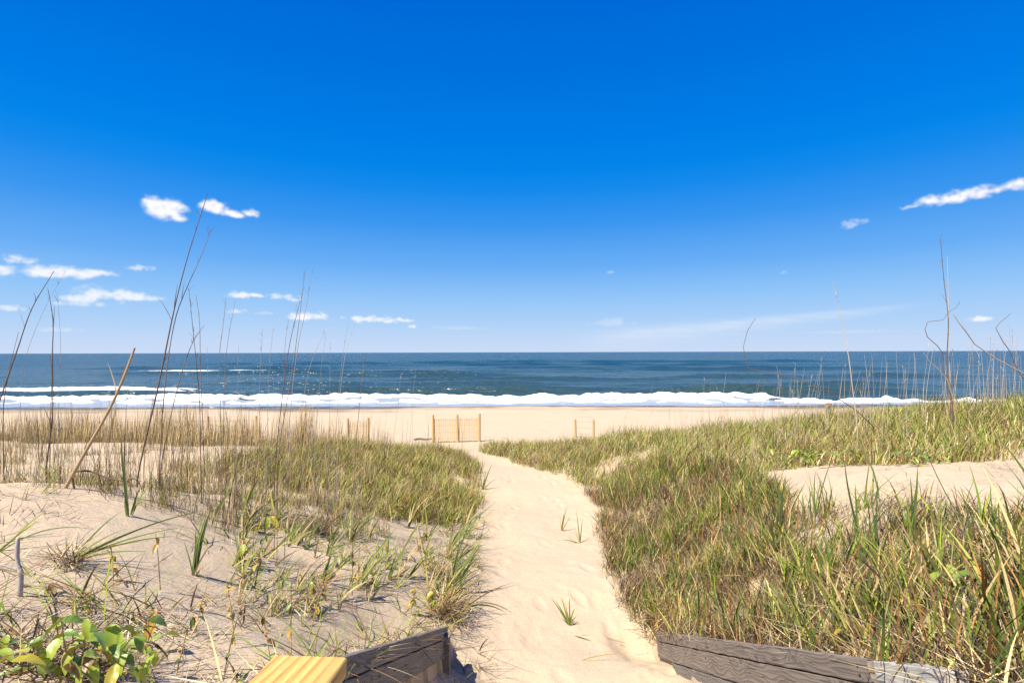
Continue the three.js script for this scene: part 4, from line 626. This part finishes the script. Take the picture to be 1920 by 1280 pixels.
[[1352, 1120, 'small round leaved bright green plant in the middle of the right bank', 9, 30, ['lime', 'green', 'lime']], [1142, 938, 'little bright green plant where the right bank meets the path', 14, 11, ['lime', 'green', 'green']], [1520, 1100, 'yellow green leafy plant among the straw of the right bank', 9, 30, ['lime', 'yellow', 'green']], [1625, 1195, 'low leafy plant with yellow leaves just above the right railing', 9, 34, ['yellow', 'lime', 'bronze']], [1780, 1110, 'leafy vine with large lime leaves low on the right bank', 10, 48, ['lime', 'green', 'yellow']], [1845, 1140, 'leafy vine with long green leaves beside the tall blades of the right bank', 9, 60, ['lime', 'green', 'deep']], [1810, 1272, 'broad leaved lime plant beside the bleached end of the right railing', 7, 70, ['lime', 'lime', 'yellow']], [1730, 1165, 'bronze leaved vine half hidden in the straw of the right bank', 8, 34, ['bronze', 'gold', 'green']]]
  .forEach(([x, y, label, n, s, tones], i) => { const r = rng(700 + i), L = [], S = []; for (let k = 0; k < n; k++) { const a = r() * 6.28, q = s * (.3 + r()), lx = x + Math.cos(a) * q, ly = y - s * .35 - Math.abs(Math.sin(a)) * q * .8; S.push([[x, y], [(x + lx) / 2, (y + ly) / 2 - 5], [lx, ly]]); L.push([lx, ly, s * (.6 + .5 * r()), tones[k % 3], r() * 360, -50 + r() * 55, -.05]); } leafyVine(label, null, [x, y], S, L, 60 + i, 'leafy_plant'); });
{ // green creeper along the foot of the right ridge
  const r = rng(41);
  for (let k = 0; k < 15; k++) { const x = 1385 + 390 * r(), y = 878 - 12 * r(), L = [], S = []; for (let j = 0; j < 11; j++) { const lx = x + (r() - .5) * 60, ly = y - 3 - 26 * r(); S.push([[x, y], [lx, ly]]); L.push([lx, ly, 9 + 12 * r(), ['lime', 'green', 'lime', 'green'][Math.floor(r() * 4)], r() * 360, -40 + 60 * r()]); } leafyVine(`bright green creeper below the right ridge, ${x < 1480 ? 'at its end towards the path' : x < 1620 ? 'below the pale bent stalk' : 'between bent stalk and tallest stalk'}`, 'green creepers below the right ridge', [x, y], S, L, 90 + k, 'green_creeper'); }
}
// ---------------------------------------------------------------- dead brush, straw clumps
function tangle(name, label, category, foot, n, w, h, len, mix, seed, lean = 0) {
  const f = hit(...foot), r = rng(seed), s = new Strands();
  for (let k = 0; k < n; k++) { const a = r() * 6.283, x = gauss(r) * w, z = gauss(r) * w * .6, gy = ground(f.x + x, -f.z - z, false) - f.y; s.blade([x, gy + r() * h * (1 - Math.abs(x) / w / 1.2), z], lean ? gauss(r) * 1.2 + lean : a, .5 + r() * 1.1, (r() - .3) * 1.6, len * (.4 + .6 * r()), .0035 + .003 * r(), pick(r, mix), 4, r() * 2, 0); }
  const m = mesh(name, s.geo(), strawMat); m.position.copy(f); tag(m, label, category); return m;
}
tangle('dead_brush', 'round tangle of dark brown dead twigs on the left sand', 'brush', [590, 1000], 420, .34, .22, .2, [['brown', 5], ['dark', 4], ['rust', 3], ['grey', 1]], 3);
tangle('straw_clump', 'brown and straw dead grass clump drooping over the end of the left railing', 'straw clump', [838, 1160], 380, .2, .18, .3, [['tan', 4], ['pale', 2], ['brown', 4], ['rust', 2], ['dark', 1]], 4);
tangle('straw_clump', 'brown dead grass clump on the left bank above the railing end', 'straw clump', [828, 1090], 240, .22, .12, .2, [['brown', 5], ['rust', 4], ['tan', 2], ['dark', 2]], 5);
tangle('straw_clump', 'dry grass clump spilling over the buried end of the right railing', 'straw clump', [1250, 1178], 420, .28, .16, .32, [['tan', 4], ['rust', 4], ['brown', 3], ['pale', 2]], 6);
tangle('straw_clump', 'heap of grey and pale dead stems under the broad leaves of the left foreground', 'straw clump', [130, 1265], 340, .42, .08, .26, [['pale', 1], ['tan', 3], ['brown', 5], ['dark', 5], ['grey', 3]], 7);
tangle('straw_clump', 'brown dead stems caught round the flattened sheaf of grass', 'straw clump', [125, 1062], 120, .16, .06, .2, [['brown', 4], ['grey', 3], ['tan', 2], ['dark', 1]], 8);

renderer.render(scene, camera);
